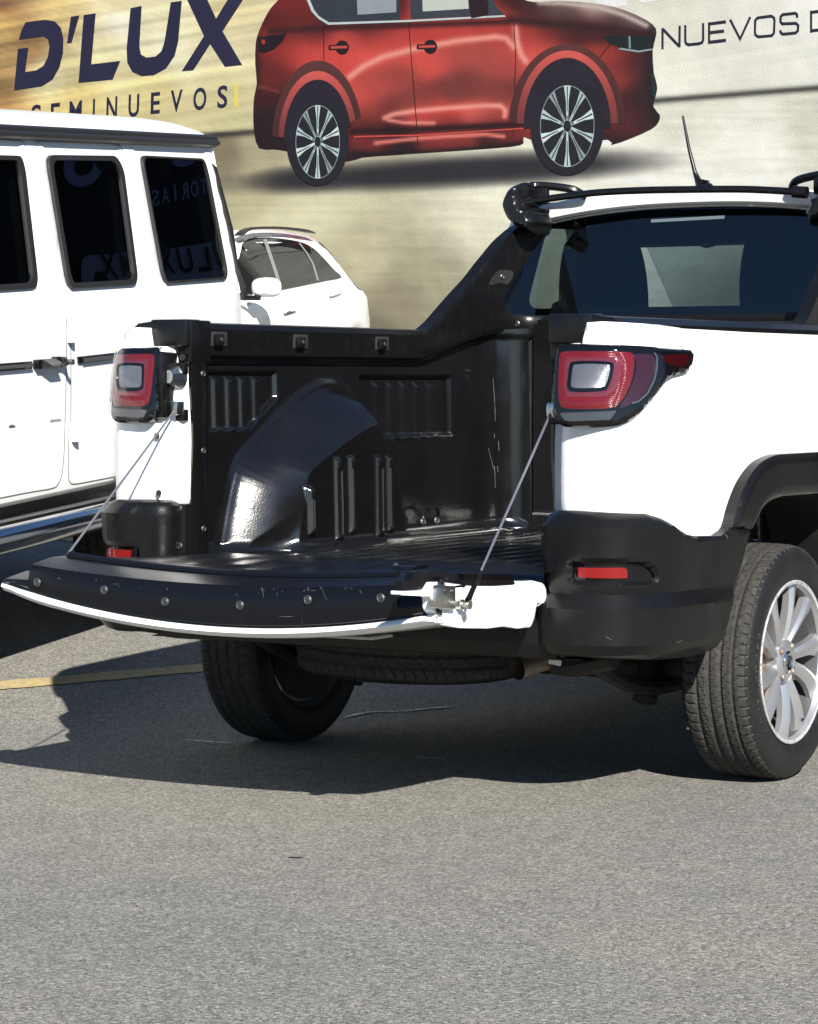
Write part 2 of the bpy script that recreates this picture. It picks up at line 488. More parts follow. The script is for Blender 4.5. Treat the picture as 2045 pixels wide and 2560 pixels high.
def asphalt():
    m = bpy.data.materials.new('asphalt'); m.use_nodes = True; nt = m.node_tree; N = nt.nodes; L = nt.links
    b = N['Principled BSDF']; tc = N.new('ShaderNodeTexCoord')
    def noise(sc, det=3, ro=0.6):
        n = N.new('ShaderNodeTexNoise'); n.inputs['Scale'].default_value = sc; n.inputs['Detail'].default_value = det; n.inputs['Roughness'].default_value = ro
        L.new(tc.outputs['Object'], n.inputs['Vector']); return n
    def ramp(src, stops):
        r = N.new('ShaderNodeValToRGB'); e = r.color_ramp.elements
        while len(e) < len(stops): e.new(0.5)
        for q, (p, c) in zip(e, stops): q.position = p; q.color = (*c, 1)
        L.new(src, r.inputs[0]); return r
    def mixc(f, a, bb, typ='MIX'):
        x = N.new('ShaderNodeMix'); x.data_type = 'RGBA'; x.blend_type = typ
        if isinstance(f, float): x.inputs[0].default_value = f
        else: L.new(f, x.inputs[0])
        L.new(a, x.inputs[6]); L.new(bb, x.inputs[7]); return x.outputs[2]
    v = N.new('ShaderNodeTexVoronoi'); v.inputs['Scale'].default_value = 165; v.inputs['Randomness'].default_value = 1
    L.new(tc.outputs['Object'], v.inputs['Vector'])
    sep = N.new('ShaderNodeSeparateColor'); L.new(v.outputs['Color'], sep.inputs[0])
    stone = ramp(sep.outputs[0], [(0.0, (0.020, 0.020, 0.024)), (0.14, (0.075, 0.074, 0.074)), (0.45, (0.202, 0.197, 0.180)), (0.80, (0.312, 0.304, 0.271)), (1.0, (0.56, 0.55, 0.50))])
    v2 = N.new('ShaderNodeTexVoronoi'); v2.inputs['Scale'].default_value = 420; L.new(tc.outputs['Object'], v2.inputs['Vector'])
    sep2 = N.new('ShaderNodeSeparateColor'); L.new(v2.outputs['Color'], sep2.inputs[0])
    fine = ramp(sep2.outputs[1], [(0.0, (0.05, 0.05, 0.052)), (0.5, (0.202, 0.197, 0.180)), (1.0, (0.350, 0.342, 0.304))])
    c = mixc(0.55, stone.outputs[0], fine.outputs[0])
    big = ramp(noise(0.55, 5, 0.62).outputs[0], [(0.30, (0.86, 0.87, 0.90)), (0.72, (1.12, 1.09, 1.02))])
    c = mixc(1.0, c, big.outputs[0], 'MULTIPLY')
    mid = ramp(noise(7.0, 6, 0.7).outputs[0], [(0.30, (0.88, 0.88, 0.88)), (0.5, (1, 1, 1)), (0.75, (1.06, 1.055, 1.04))])
    c = mixc(1.0, c, mid.outputs[0], 'MULTIPLY')
    spot = ramp(noise(2.3, 9, 0.72).outputs[0], [(0.0, (0.35, 0.35, 0.35)), (0.285, (0.45, 0.45, 0.45)), (0.335, (1, 1, 1))])   # oil drips
    c = mixc(1.0, c, spot.outputs[0], 'MULTIPLY')
    L.new(c, b.inputs['Base Color'])
    b.inputs['Roughness'].default_value = 0.9; b.inputs['Specular IOR Level'].default_value = 0.25
    bp = N.new('ShaderNodeBump'); bp.inputs['Strength'].default_value = 0.85; bp.inputs['Distance'].default_value = 0.004
    nn = noise(230, 3, 0.6)
    ad = N.new('ShaderNodeMath'); ad.operation = 'SUBTRACT'; L.new(nn.outputs[0], ad.inputs[0])
    mu = N.new('ShaderNodeMath'); mu.operation = 'MULTIPLY'; mu.inputs[1].default_value = 0.7; L.new(v.outputs['Distance'], mu.inputs[0]); L.new(mu.outputs[0], ad.inputs[1])
    L.new(ad.outputs[0], bp.inputs['Height']); L.new(bp.outputs[0], b.inputs['Normal'])
    M['asphalt'] = m
asphalt()

ground = new_obj('ground', GV, GF, 'asphalt'); ground['kind'] = 'structure'
ground['label'] = 'worn grey asphalt of the car lot rising gently towards the back'

def paint_mat(name, colr, lo, hi, sc=26):
    """worn road paint: the paint wears through in flecks"""
    m = bpy.data.materials.new(name); m.use_nodes = True; nt = m.node_tree; N = nt.nodes; L = nt.links
    b = N['Principled BSDF']; b.inputs['Roughness'].default_value = 0.75
    tc = N.new('ShaderNodeTexCoord'); n = N.new('ShaderNodeTexNoise'); n.inputs['Scale'].default_value = sc; n.inputs['Detail'].default_value = 9; n.inputs['Roughness'].default_value = 0.75
    L.new(tc.outputs['Object'], n.inputs['Vector'])
    r = N.new('ShaderNodeMapRange'); r.inputs[1].default_value = lo; r.inputs[2].default_value = hi; L.new(n.outputs[0], r.inputs[0])
    x = N.new('ShaderNodeMix'); x.data_type = 'RGBA'; L.new(r.outputs[0], x.inputs[0])
    x.inputs[6].default_value = (*colr, 1); x.inputs[7].default_value = (0.19, 0.185, 0.17, 1)
    L.new(x.outputs[2], b.inputs['Base Color']); M[name] = m
paint_mat('yellow_paint', (0.44, 0.335, 0.15), 0.46, 0.70)
paint_mat('sun_streak_white', (0.85, 0.83, 0.79), 0.50, 0.66, 60)  # bright colour standing in for slivers of sunlight on shaded ground
paint_mat('sun_streak_pink', (0.84, 0.74, 0.68), 0.42, 0.58, 70)  # pinkish tone, sunlight put into the colour as well

def on_ground(uv):
    out = []
    for u in np.atleast_2d(uv):
        d = rays(u)[0]; k0, k = 0.0, -CAM_H / d[2] * 1.02
        for _ in range(50):
            km = (k0 + k) / 2; p = CAM0 + d * km
            if p[2] > float(ground_z(p[0], p[1])): k0 = km
            else: k = km
        out.append(CAM0 + d * k)
    return np.array(out)

def marking(name, a, b, width, material, label, lift=0.004, ragged=0.0, n=40):
    a, b = np.array(a[:2]), np.array(b[:2]); t = (b - a) / np.linalg.norm(b - a); s = np.array([-t[1], t[0]])
    V, F = [], []
    for i in range(n + 1):
        c = a + (b - a) * i / n
        w0, w1 = width / 2 + rng.normal(0, ragged, 2)
        for p in (c - s * max(w0, .001), c + s * max(w1, .001)): V.append((p[0], p[1], float(ground_z(*p)) + lift))
        if i: F.append((2 * i - 2, 2 * i - 1, 2 * i + 1, 2 * i)[::-1])
    o = new_obj(name, V, F, material); o['kind'] = 'structure'; o['label'] = label
    return o

ya, yb = on_ground([(0, 1716), (500, 1672)])
yd = (yb - ya) / np.linalg.norm(yb - ya)
marking('parking_line', ya - yd * 3.5, yb + yd * 3.2, 0.105, 'yellow_paint', 'faded yellow parking line running under the white pickup', ragged=0.003, n=140)
yc, ye = on_ground([(60, 1333), (262, 1362)])
yd2 = (ye - yc) / np.linalg.norm(ye - yc)
marking('parking_line', yc - yd2 * 1.5, ye + yd2 * 0.7, 0.11, 'yellow_paint', 'faded yellow parking line under the white boxy off-roader', ragged=0.003)
for (p, q, w, m_, lb) in [((462, 1852), (571, 1860), 0.012, 'sun_streak_white', 'short white sliver of sunlight painted on asphalt beside the left rear tyre'),
                          ((1040, 1896), (1110, 1899), 0.010, 'sun_streak_white', 'short white sliver of sunlight painted on asphalt in the middle of the pickup shadow')]:
    a, b = on_ground([p, q]); marking('sun_streak', a, b, w, m_, lb, ragged=0.003, n=18)
# long pink and white sliver of sunlight, painted with a blunt head under the pickup
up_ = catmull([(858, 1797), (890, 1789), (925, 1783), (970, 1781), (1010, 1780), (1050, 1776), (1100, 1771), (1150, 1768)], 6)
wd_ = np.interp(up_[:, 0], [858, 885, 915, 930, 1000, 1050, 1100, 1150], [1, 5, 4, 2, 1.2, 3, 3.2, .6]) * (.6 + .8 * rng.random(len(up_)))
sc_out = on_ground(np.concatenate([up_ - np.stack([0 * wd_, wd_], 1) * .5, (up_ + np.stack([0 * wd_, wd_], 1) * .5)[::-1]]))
scr = new_obj('sun_streak', sc_out + np.array([0, 0, 0.004]), [tuple(range(len(sc_out)))], 'sun_streak_pink', smooth=False)
scr['kind'] = 'structure'; scr['label'] = 'pinkish white sliver of sunlight painted on the asphalt underneath the pickup'

# oil drips and a dark blotch on the near asphalt
mat('oil_stain', (0.09, 0.089, 0.085), 0.85, vary=(70, (0.185, 0.183, 0.17), 0.40, 0.54, 0.9))
for (u, v, w, hh, lb) in [(741, 2144, 17, 3, 'small dark oil drip on the open asphalt')]:
    a = np.linspace(0, 2 * math.pi, 26, endpoint=False); rr = 1 + .35 * np.array([math.sin(3 * t + u) + .6 * math.sin(7 * t + v) for t in a]) * .6
    q = on_ground(np.stack([u + w * rr * np.cos(a), v + hh * rr * np.sin(a)], 1)); st_ = new_obj('oil_stain', q + np.array([0, 0, .0035]), [tuple(range(26))[::-1]], 'oil_stain', smooth=False)
    st_['kind'] = 'structure'; st_['label'] = lb

# ================================================================== billboard wall
BP = np.array([0.0, 30.0, 0.0]); BA = np.array([0.866, -0.5, 0.0]); BN = np.array([-0.5, -0.866, 0.0])
PRINT_GAIN = 2.25                                # light reaching the banner, to turn printed tones into reflectances

def lin(c):
    c = np.asarray(c, float) / 255.0
    return np.where(c <= 0.04045, c / 12.92, ((c + 0.055) / 1.055) ** 2.4) / PRINT_GAIN

def vnoise(x, y, seed=0):
    x, y = np.asarray(x, float), np.asarray(y, float)
    xi, yi = np.floor(x).astype(int), np.floor(y).astype(int); fx, fy = x - xi, y - yi
    fx, fy = fx * fx * (3 - 2 * fx), fy * fy * (3 - 2 * fy)
    def r(i, j):
        h = (i * 374761393 + j * 668265263 + seed * 974634777) & 0xFFFFFFFF
        h = ((h ^ (h >> 13)) * 1274126177) & 0xFFFFFFFF
        return ((h ^ (h >> 16)) & 0xFFFF) / 65535.0
    return (r(xi, yi) * (1 - fx) + r(xi + 1, yi) * fx) * (1 - fy) + (r(xi, yi + 1) * (1 - fx) + r(xi + 1, yi + 1) * fx) * fy

def fbm(x, y, seed=0, o=4):
    return sum(vnoise(x * 2 ** k, y * 2 ** k, seed + k) * 0.5 ** k for k in range(o)) / sum(0.5 ** k for k in range(o))

def idw(P, pts, cols, p=3.0):
    P = np.asarray(P, float); w = np.zeros(len(P)); acc = np.zeros((len(P), 3))
    for q, c in zip(pts, cols):
        k = 1.0 / (np.hypot(P[:, 0] - q[0], P[:, 1] - q[1]) + 6) ** p
        w += k; acc += k[:, None] * np.asarray(c, float)
    return acc / w[:, None]

def gauss(P, pts, cols, sg):
    w = np.full(len(P), 1e-9); acc = np.zeros((len(P), 3))
    for q, c in zip(pts, cols):
        k = np.exp(-((P[:, 0] - q[0]) ** 2 + ((P[:, 1] - q[1]) * 1.5) ** 2) / (2 * sg * sg)) + 1e-6 / (1 + np.hypot(P[:, 0] - q[0], P[:, 1] - q[1]))
        w += k; acc += k[:, None] * np.asarray(c, float)
    return acc / w[:, None]

def polydist(P, pl):
    best = np.full(len(P), 1e9)
    for a, b in zip(pl[:-1], pl[1:]):
        a, b = np.array(a, float), np.array(b, float); ab = b - a
        t = np.clip(((P - a) @ ab) / (ab @ ab), 0, 1); best = np.minimum(best, np.hypot(*(P - a - t[:, None] * ab).T))
    return best

vcol_mat('banner_print', 0.55, 0.25)
billboard = thing('billboard', 'wide printed banner wall with a red car and dealer lettering behind the parked cars', 'billboard', tuple(BP - BN * 0.0))
BLOC = np.array(billboard.location)

def bpos(uv, layer):
    return hit(uv, BP + BN * (0.004 + 0.0025 * layer), BN) - BLOC

# wall carrying the banner
w0, w1 = -16.0, 8.2
corners = []
for t in (0.0, -0.35):
    for a in (w0, w1):
        for z in (0.0, 7.6):
            corners.append(BA * a + BN * t + np.array([0, 0, z]))
mat('wall_paint', (0.30, 0.29, 0.27), 0.8)
new_obj('wall', corners, [(0, 2, 3, 1), (4, 5, 7, 6), (0, 1, 5, 4), (2, 6, 7, 3), (1, 3, 7, 5), (0, 4, 6, 2)], 'wall_paint', billboard, smooth=False)

def line_y(x): return 332 + (np.asarray(x, float) - 523) * (213 - 332) / (2045 - 523)

def backdrop(P):
    x, y = P[:, 0], P[:, 1]
    # printed floor
    pts = [(0, 420), (560, 380), (640, 480), (700, 560), (900, 640), (1000, 760), (940, 840), (1200, 560), (1500, 360), (1700, 300), (1900, 400), (2045, 330), (1250, 480), (1100, 700), (800, 500), (300, 600), (1600, 480), (2045, 600), (1900, 800), (-600, 500), (2600, 400), (0, 900), (640, 350), (1700, 420)]
    cs = [(150, 135, 100), (105, 92, 66), (170, 160, 118), (208, 202, 160), (176, 168, 128), (128, 118, 86), (96, 88, 62), (214, 210, 176), (235, 234, 214), (205, 203, 180), (226, 226, 210), (196, 192, 168), (226, 224, 194), (150, 142, 106), (206, 200, 158), (180, 170, 130), (232, 231, 214), (190, 185, 155), (120, 112, 84), (150, 135, 100), (200, 195, 170), (90, 80, 58), (150, 140, 104), (230, 230, 214)]
    f = idw(P, pts, cs, 3.2)
    st = fbm(x / 190 + 5, y / 9, 3) - 0.5
    f = f * .80 + np.array([218, 216, 196]) * .20
    f = f * (1 + 0.13 * st + 0.08 * (fbm(x / 30, y / 16, 9) - 0.5))[:, None]
    # printed shadow under the car
    for cx, cy, rx, ry, k in [(1000, 440, 420, 34, 0.96), (1370, 415, 290, 38, 0.90), (760, 448, 130, 32, 0.93), (1150, 425, 420, 40, 0.95)]:
        r = np.hypot((x - cx) / rx, (y - cy + (x - cx) * 0.045) / ry)
        f = f * (1 - k * np.clip(1.35 - r, 0, 1) ** 1.2)[:, None] + np.array([46, 42, 48]) * (k * np.clip(1.35 - r, 0, 1) ** 1.2)[:, None] * 0.9
    # printed back wall with light streaks
    pts = [(0, 0), (0, 70), (0, 150), (0, 230), (150, 40), (300, 60), (450, 40), (250, 130), (420, 120), (560, 30), (600, 140), (380, 230), (560, 260), (600, 310), (200, 250), (1900, 60), (1700, 40), (2045, 20), (1700, 180), (2045, 190), (1850, 150), (-500, 100), (2600, 100), (640, 200), (300, 0), (120, 190), (1500, 0), (80, 110)]
    cs = [(120, 88, 66), (188, 160, 104), (172, 140, 96), (150, 118, 78), (204, 182, 130), (238, 232, 208), (232, 222, 180), (228, 218, 172), (238, 232, 198), (216, 200, 150), (220, 210, 168), (206, 192, 138), (196, 186, 138), (188, 182, 140), (196, 180, 124), (214, 212, 198), (206, 203, 182), (222, 221, 210), (222, 222, 202), (216, 216, 200), (210, 208, 190), (140, 110, 74), (214, 212, 198), (206, 196, 148), (216, 200, 160), (222, 214, 168), (210, 206, 190), (160, 126, 84)]
    wl = idw(P, pts, cs, 3.0)
    s = x * 0.17 + y                                      # streaks climb to the right
    band = fbm(x / 700, s / 13, 21, 4) - 0.5
    fade = np.clip(1.15 - x / 900, 0.12, 1)
    wl = wl * (1 + (0.60 * band * fade))[:, None] + (np.array([30, 10, -20]) * (np.clip(band, 0, 1) * fade)[:, None])
    soft = (fbm(x / 60, y / 60, 31) - 0.5) * 0.06
    wl = wl * (1 + soft)[:, None]
    d = y - line_y(x)
    k = np.clip(d / 3.0 + 0.5, 0, 1)[:, None]
    c = wl * (1 - k) + f * k
    gap = np.exp(-((d - 7) / 8.0) ** 2)[:, None] * (0.92 if True else 0)
    c = c * (1 - gap) + np.array([48, 46, 42]) * gap
    gr = c.mean(1)[:, None]; sat = np.clip(1.06 - .40 * (x / 1500), .58, 1.06)[:, None]
    c = (gr * (1 - sat) + c * sat) * np.clip(1.05 + .05 * (x / 1500), 1.05, 1.1)[:, None]
    return lin(np.clip(c, 8, 246))

ax = np.concatenate([np.linspace(-2400, -60, 24), np.arange(-40, 2110, 7), np.linspace(2140, 4200, 24)])
ay = np.concatenate([np.linspace(-700, -30, 14), np.arange(-20, 860, 5.5), np.linspace(880, 1180, 12)])
AX, AY = np.meshgrid(ax, ay); UV = np.stack([AX.ravel(), AY.ravel()], 1); n_ = len(ax)
X = bpos(UV, 0)
loc_a = X @ BA; keep = (loc_a > w0 + .05) & (loc_a < w1 - .05) & (X[:, 2] > 0.02) & (X[:, 2] < 7.55)
BF = []
for j in range(len(ay) - 1):
    for i in range(n_ - 1):
        q = (j * n_ + i, (j + 1) * n_ + i, (j + 1) * n_ + i + 1, j * n_ + i + 1)
        if all(keep[k] for k in q): BF.append(q)
new_obj('printed_backdrop', X, BF, 'banner_print', billboard, smooth=False, colors=backdrop(UV))

def print_poly(name, outline, color, layer, parent=billboard, h=None, holes=()):
    """one printed shape on the banner; color is a tone or a function of the pixel position"""
    outline = np.asarray(outline, float)
    V, T, _, _ = tri2d(outline, [np.asarray(q, float) for q in holes], h or 60, None)
    X = bpos(V, layer)
    nf = np.cross(X[T[:, 1]] - X[T[:, 0]], X[T[:, 2]] - X[T[:, 0]]).sum(0)
    if nf @ BN < 0: T = T[:, ::-1]
    c = color(V) if callable(color) else np.tile(lin(color), (len(V), 1))
    return new_obj(name, X, [tuple(t) for t in T], 'banner_print', parent, smooth=False, colors=c)

def ribbon(pts, wv, wh=None, closed=False):
    """outline of a drawn stroke; vertical strokes wv wide, horizontal ones wh"""
    wh = wh or wv; P = np.asarray(pts, float); N = len(P); L, R = [], []
    for i in range(N):
        ts = []
        if closed or i > 0: ts.append(P[i] - P[i - 1])
        if closed or i < N - 1: ts.append(P[(i + 1) % N] - P[i])
        ts = [t / np.linalg.norm(t) for t in ts]; t = sum(ts); t /= np.linalg.norm(t)
        nrm = np.array([-t[1], t[0]]); w = np.hypot(nrm[0] * wv, nrm[1] * wh) / 2
        k = 1 / max(0.6, float(t @ ts[0])); L.append(P[i] + nrm * w * k); R.append(P[i] - nrm * w * k)
    if closed: return np.array(L), np.array(R)
    return np.array(L + R[::-1])

NAVY = (40, 38, 66)
C1 = lambda p: crop(0, 0, 1.722, p)
for pts in [
    [(110, 96), (150, 90), (195, 85), (236, 92), (262, 120), (273, 168), (271, 230), (256, 290), (226, 343), (180, 372), (60, 390), (77, 210), (122, 205), (109, 310), (155, 303), (187, 283), (206, 245), (213, 200), (207, 170), (188, 158), (81, 172), (92, 130)],
    [(305, 72), (342, 66), (308, 185), (288, 187)],
    [(360, 65), (412, 57), (393, 277), (518, 262), (485, 343), (338, 357)],
    [(562, 35), (610, 25), (600, 200), (607, 235), (630, 248), (670, 243), (695, 220), (708, 180), (735, 10), (783, 3), (767, 180), (752, 240), (715, 295), (662, 324), (610, 328), (570, 310), (548, 270), (545, 210)],
    [(760, -100), (842, -112), (930, 80), (1062, -135), (1140, -146), (958, 135), (1043, 280), (968, 288), (905, 190), (832, 303), (782, 307), (878, 155)]]:
    print_poly('letter', C1(pts), NAVY, 1)

def glyph(ch, cx, cy, w, hgt, shear, slope, fattened=0.0):
    cu = bpy.data.curves.new('glyph', 'FONT'); cu.body = ch; cu.resolution_u = 4; cu.offset = fattened
    ob = bpy.data.objects.new('glyph', cu); col.objects.link(ob)
    dg = bpy.context.evaluated_depsgraph_get(); me = bpy.data.meshes.new_from_object(ob.evaluated_get(dg))
    V = np.array([v.co[:2] for v in me.vertices]); F = [tuple(p.vertices) for p in me.polygons]
    bpy.data.objects.remove(ob); bpy.data.meshes.remove(me); bpy.data.curves.remove(cu)
    lo, up = V.min(0), V.max(0); V = (V - (lo + up) / 2) / (up - lo)
    return np.stack([cx + V[:, 0] * w + V[:, 1] * shear, cy - V[:, 1] * hgt + V[:, 0] * w * slope], 1), F

for ch, cx, top, bot, w in zip('SEMINUEVOS', [243, 372, 508, 631, 752, 900, 1045, 1187, 1344, 1496], [219, 209, 194, 181, 166, 149, 136, 121, 104, 90], [372, 362, 347, 334, 319, 302, 281, 269, 257, 243], [66, 62, 84, 14, 72, 72, 62, 80, 88, 68]):
    V, F = glyph(ch, cx, (top + bot) / 2, w, bot - top, 4, -0.1, 0.018)
    X = bpos(crop(0, 180, 2.69, V), 1)
    nf = np.cross(X[F[0][1]] - X[F[0][0]], X[F[0][2]] - X[F[0][0]])
    new_obj('letter', X, [f[::-1] for f in F] if nf @ BN < 0 else F, 'banner_print', billboard, smooth=False, colors=np.tile(lin(NAVY), (len(X), 1)))
print_poly('yellow_bar', crop(0, 180, 2.69, [(1573, 80), (1600, 76), (1603, 236), (1576, 240)]), (228, 216, 112), 1)

C2 = lambda p: crop(1500, 0, 3.16, p)
INK = (38, 36, 56)
for strokes in [[[(494, 388), (494, 222)], [(494, 226), (628, 368)], [(628, 372), (630, 203)]],
                [[(674, 198), (674, 325), (682, 345), (702, 353), (780, 345), (805, 336), (815, 318), (815, 182)]],
                [[(862, 175), (862, 345)], [(862, 189), (995, 171)], [(862, 258), (980, 244)], [(862, 333), (995, 317)]],
                [[(1028, 154), (1107, 308), (1187, 134)]],
                [[(1558, 140), (1556, 114), (1542, 104), (1445, 115), (1428, 130), (1426, 172), (1440, 188), (1548, 184), (1566, 200), (1563, 243), (1545, 260), (1445, 270), (1428, 258), (1424, 238)]],
                [[(1668, 258), (1668, 84)], [(1668, 97), (1800, 80), (1818, 98), (1818, 210), (1800, 228), (1668, 243)]]]:
    k = 0
    for st in strokes:
        k += 1
        print_poly('letter', C2(ribbon(st, 17, 24)), INK, 1 + 0.4 * k)
lo_, hi_ = ribbon([(1246, 141), (1352, 127), (1374, 140), (1379, 165), (1374, 262), (1356, 282), (1250, 291), (1228, 276), (1224, 250), (1226, 162)], 17, 24, True)
a_ = lambda q: abs(np.sum(q[:, 0] * np.roll(q[:, 1], -1) - np.roll(q[:, 0], -1) * q[:, 1]))
if a_(lo_) < a_(hi_): lo_, hi_ = hi_, lo_
print_poly('letter', C2(lo_), INK, 1, holes=[C2(hi_)])
WHITE = (238, 239, 240)
print_poly('letter', C2([(-40, -260), (208, -290), (212, 44), (-40, 78)]), WHITE, 1)
print_poly('letter', C2([(285, -300), (600, -340), (600, -12), (470, 2), (350, 24), (312, 18), (290, -8)]), WHITE, 1)

# ---- printed red car
CC = lambda p: np.array(crop(600, 0, 1.5655, p))
body_out = [(215, -70), (150, 0), (120, 32), (95, 75), (75, 120), (62, 165), (60, 250), (66, 325), (55, 380), (52, 450), (56, 520), (75, 580), (130, 584), (185, 592), (300, 620), (420, 632), (480, 616), (600, 607), (665, 602), (760, 596), (880, 588), (1060, 574), (1110, 560), (1112, 535), (1200, 560), (1440, 546), (1452, 567), (1530, 541), (1610, 505), (1638, 478), (1643, 450), (1618, 418), (1626, 380), (1633, 345), (1626, 308), (1619, 280), (1615, 200), (1626, 150), (1628, 112), (1590, 78), (1500, 38), (1400, 14), (1250, 4), (1150, 8), (1100, -10), (1040, -70)]
bp_ = [(70, 60), (70, 250), (80, 400), (110, 480), (120, 560), (150, 20), (250, 60), (200, 100), (300, 112), (500, 106), (150, 210), (250, 200), (400, 150), (350, 230), (550, 150), (550, 215), (620, 300), (560, 330), (600, 420), (520, 455), (480, 380), (800, 120), (850, 230), (850, 340), (1000, 250), (1000, 370), (1040, 110), (800, 455), (950, 440), (700, 450), (800, 502), (600, 512), (1000, 488), (500, 512), (800, 548), (500, 560), (1080, 540), (800, 592), (600, 600), (1060, 572), (460, 615), (1110, 130), (1150, 190), (1200, 130), (1300, 100), (1400, 110), (1500, 125), (1150, 40), (1250, 22), (1400, 36), (1550, 76), (1605, 118), (1250, 60), (1450, 88), (1430, 220), (1480, 300), (1530, 260), (1590, 260), (1600, 350), (1500, 440), (1560, 400), (1490, 495), (1550, 500), (1620, 470), (1480, 545), (900, 320), (740, 250), (700, 380), (1020, 460), (230, 130), (120, 150), (100, 300)]
bc_ = [(74, 22, 24), (84, 30, 30), (58, 25, 28), (40, 22, 26), (32, 20, 26), (120, 38, 36), (118, 40, 38), (64, 26, 28), (66, 27, 28), (74, 29, 30), (152, 56, 53), (196, 80, 74), (200, 84, 78), (206, 84, 76), (188, 74, 70), (216, 96, 86), (150, 72, 66), (180, 84, 76), (104, 54, 52), (150, 66, 60), (200, 88, 80), (186, 72, 68), (170, 84, 76), (112, 60, 56), (172, 82, 76), (122, 62, 58), (176, 70, 66), (214, 84, 78), (232, 120, 114), (214, 90, 82), (38, 18, 22), (40, 18, 22), (38, 18, 22), (52, 22, 24), (216, 86, 78), (168, 64, 60), (160, 62, 58), (30, 20, 26), (30, 20, 26), (30, 20, 26), (30, 20, 26), (168, 64, 60), (214, 96, 88), (112, 46, 44), (62, 30, 30), (72, 32, 32), (46, 26, 28), (58, 30, 32), (132, 134, 134), (206, 212, 212), (140, 150, 152), (52, 44, 46), (66, 46, 48), (62, 42, 44), (160, 66, 60), (150, 62, 58), (92, 40, 40), (42, 27, 32), (40, 29, 34), (82, 37, 37), (52, 29, 33), (116, 47, 44), (62, 31, 33), (42, 32, 36), (30, 23, 27), (128, 66, 62), (214, 92, 84), (130, 64, 60), (190, 78, 72), (150, 54, 50), (120, 44, 42), (104, 40, 40)]
hl = [([(440, 516), (700, 506), (1105, 487)], (40, 18, 22), 13), ([(440, 606), (600, 604), (760, 600), (1060, 572), (1110, 560)], (30, 20, 26), 13), ([(120, 122), (330, 110), (660, 99), (1040, 86)], (62, 26, 28), 13), ([(1060, 78), (1200, 92), (1400, 110), (1600, 136)], (54, 30, 32), 18), ([(62, 160), (68, 330), (58, 450)], (58, 24, 27), 16), ([(1620, 150), (1612, 300), (1624, 450)], (40, 28, 33), 34), ([(90, 470), (120, 560)], (34, 21, 26), 40),
      ([(430, 300), (480, 262), (560, 222), (680, 192), (850, 160), (1000, 144), (1042, 150), (1072, 185)], (236, 176, 164), 13),
      ([(566, 462), (600, 447), (680, 435), (800, 424), (960, 413), (1020, 414), (1038, 430), (1036, 455)], (240, 176, 168), 10),
      ([(580, 470), (640, 480), (760, 482)], (232, 160, 152), 7),
      ([(530, 560), (650, 546), (800, 534), (960, 526), (1032, 534)], (232, 150, 142), 8),
      ([(1078, 110), (1086, 165), (1100, 215), (1118, 240)], (236, 180, 170), 12),
      ([(1170, 10), (1260, 12), (1400, 28), (1500, 58), (1590, 100)], (196, 208, 210), 9),
      ([(72, 340), (110, 345), (150, 360)], (120, 60, 60), 6)]

def car_color(V):
    Q = np.stack([(V[:, 0] - 600) * 1.5655, V[:, 1] * 1.5655], 1)
    c = gauss(Q, bp_, bc_, 52.0)
    for pl, cc, w in hl:
        k = np.exp(-(polydist(Q, pl) / w) ** 2)[:, None]
        c = c * (1 - k) + np.array(cc) * k
    c = c * (1 + 0.03 * (fbm(Q[:, 0] / 3, Q[:, 1] / 40, 5) - 0.5))[:, None]
    c = c * np.array([1.0, .86, .83])
    return lin(np.clip(c, 6, 250))

car_print = print_poly('printed_car', CC(catmull(body_out, 2, True)), car_color, 2, h=5.5)

def ell(cx, cy, rx, ry, a0=0, a1=360, n=56, rot=0):
    a = np.radians(np.linspace(a0, a1, n, endpoint=(a1 - a0) % 360 != 0))
    return np.stack([cx + rx * np.cos(a), cy - ry * np.sin(a)], 1)

P_ = lambda name, pts, c, l: print_poly(name, pts, c, l, parent=car_print)
# glasshouse
P_('printed_window', CC([(268, -60), (268, 0), (285, 40), (305, 65), (345, 90), (625, 80), (622, -60)]), (52, 58, 68), 3)
P_('printed_window', CC([(665, -60), (668, 75), (985, 60), (1035, 58), (1000, 20), (960, -60)]), (58, 64, 74), 3)
P_('printed_window_glow', CC([(455, -60), (460, 58), (612, 48), (610, -60)]), (150, 160, 168), 4)
P_('printed_window_glow', CC([(712, -60), (715, 45), (895, 34), (890, -60)]), (196, 204, 196), 4)
P_('printed_chrome', CC([(262, -60), (262, 2), (280, 45), (305, 72), (345, 97), (660, 86), (1040, 66), (1036, 59), (660, 78), (348, 88), (308, 62), (290, 38), (274, 0), (274, -60)]), (196, 206, 208), 4.6)
P_('printed_mirror', CC([(898, 0), (910, -20), (960, -15), (972, 10), (970, 60), (905, 72), (900, 40)]), (40, 22, 26), 5)
P_('printed_lamp', CC([(70, 145), (182, 130), (165, 165), (130, 195), (95, 208), (72, 200)]), (30, 20, 24), 3)
P_('printed_lamp', CC([(84, 155), (98, 155), (98, 172), (86, 174)]), (170, 50, 46), 3.6)
P_('printed_lamp', CC([(1418, 142), (1520, 138), (1612, 145), (1616, 190), (1560, 203), (1500, 190), (1445, 170)]), (26, 34, 36), 3)
P_('printed_lamp', CC([(1520, 142), (1528, 142), (1530, 190), (1522, 190)]), (120, 150, 150), 3.6)
P_('printed_lamp', CC([(1480, 193), (1560, 205), (1615, 196), (1614, 190), (1560, 198), (1490, 187)]), (150, 165, 165), 3.6)
P_('printed_grille', CC([(1604, 280), (1622, 300), (1632, 345), (1622, 385), (1612, 380), (1612, 330)]), (34, 44, 48), 3)
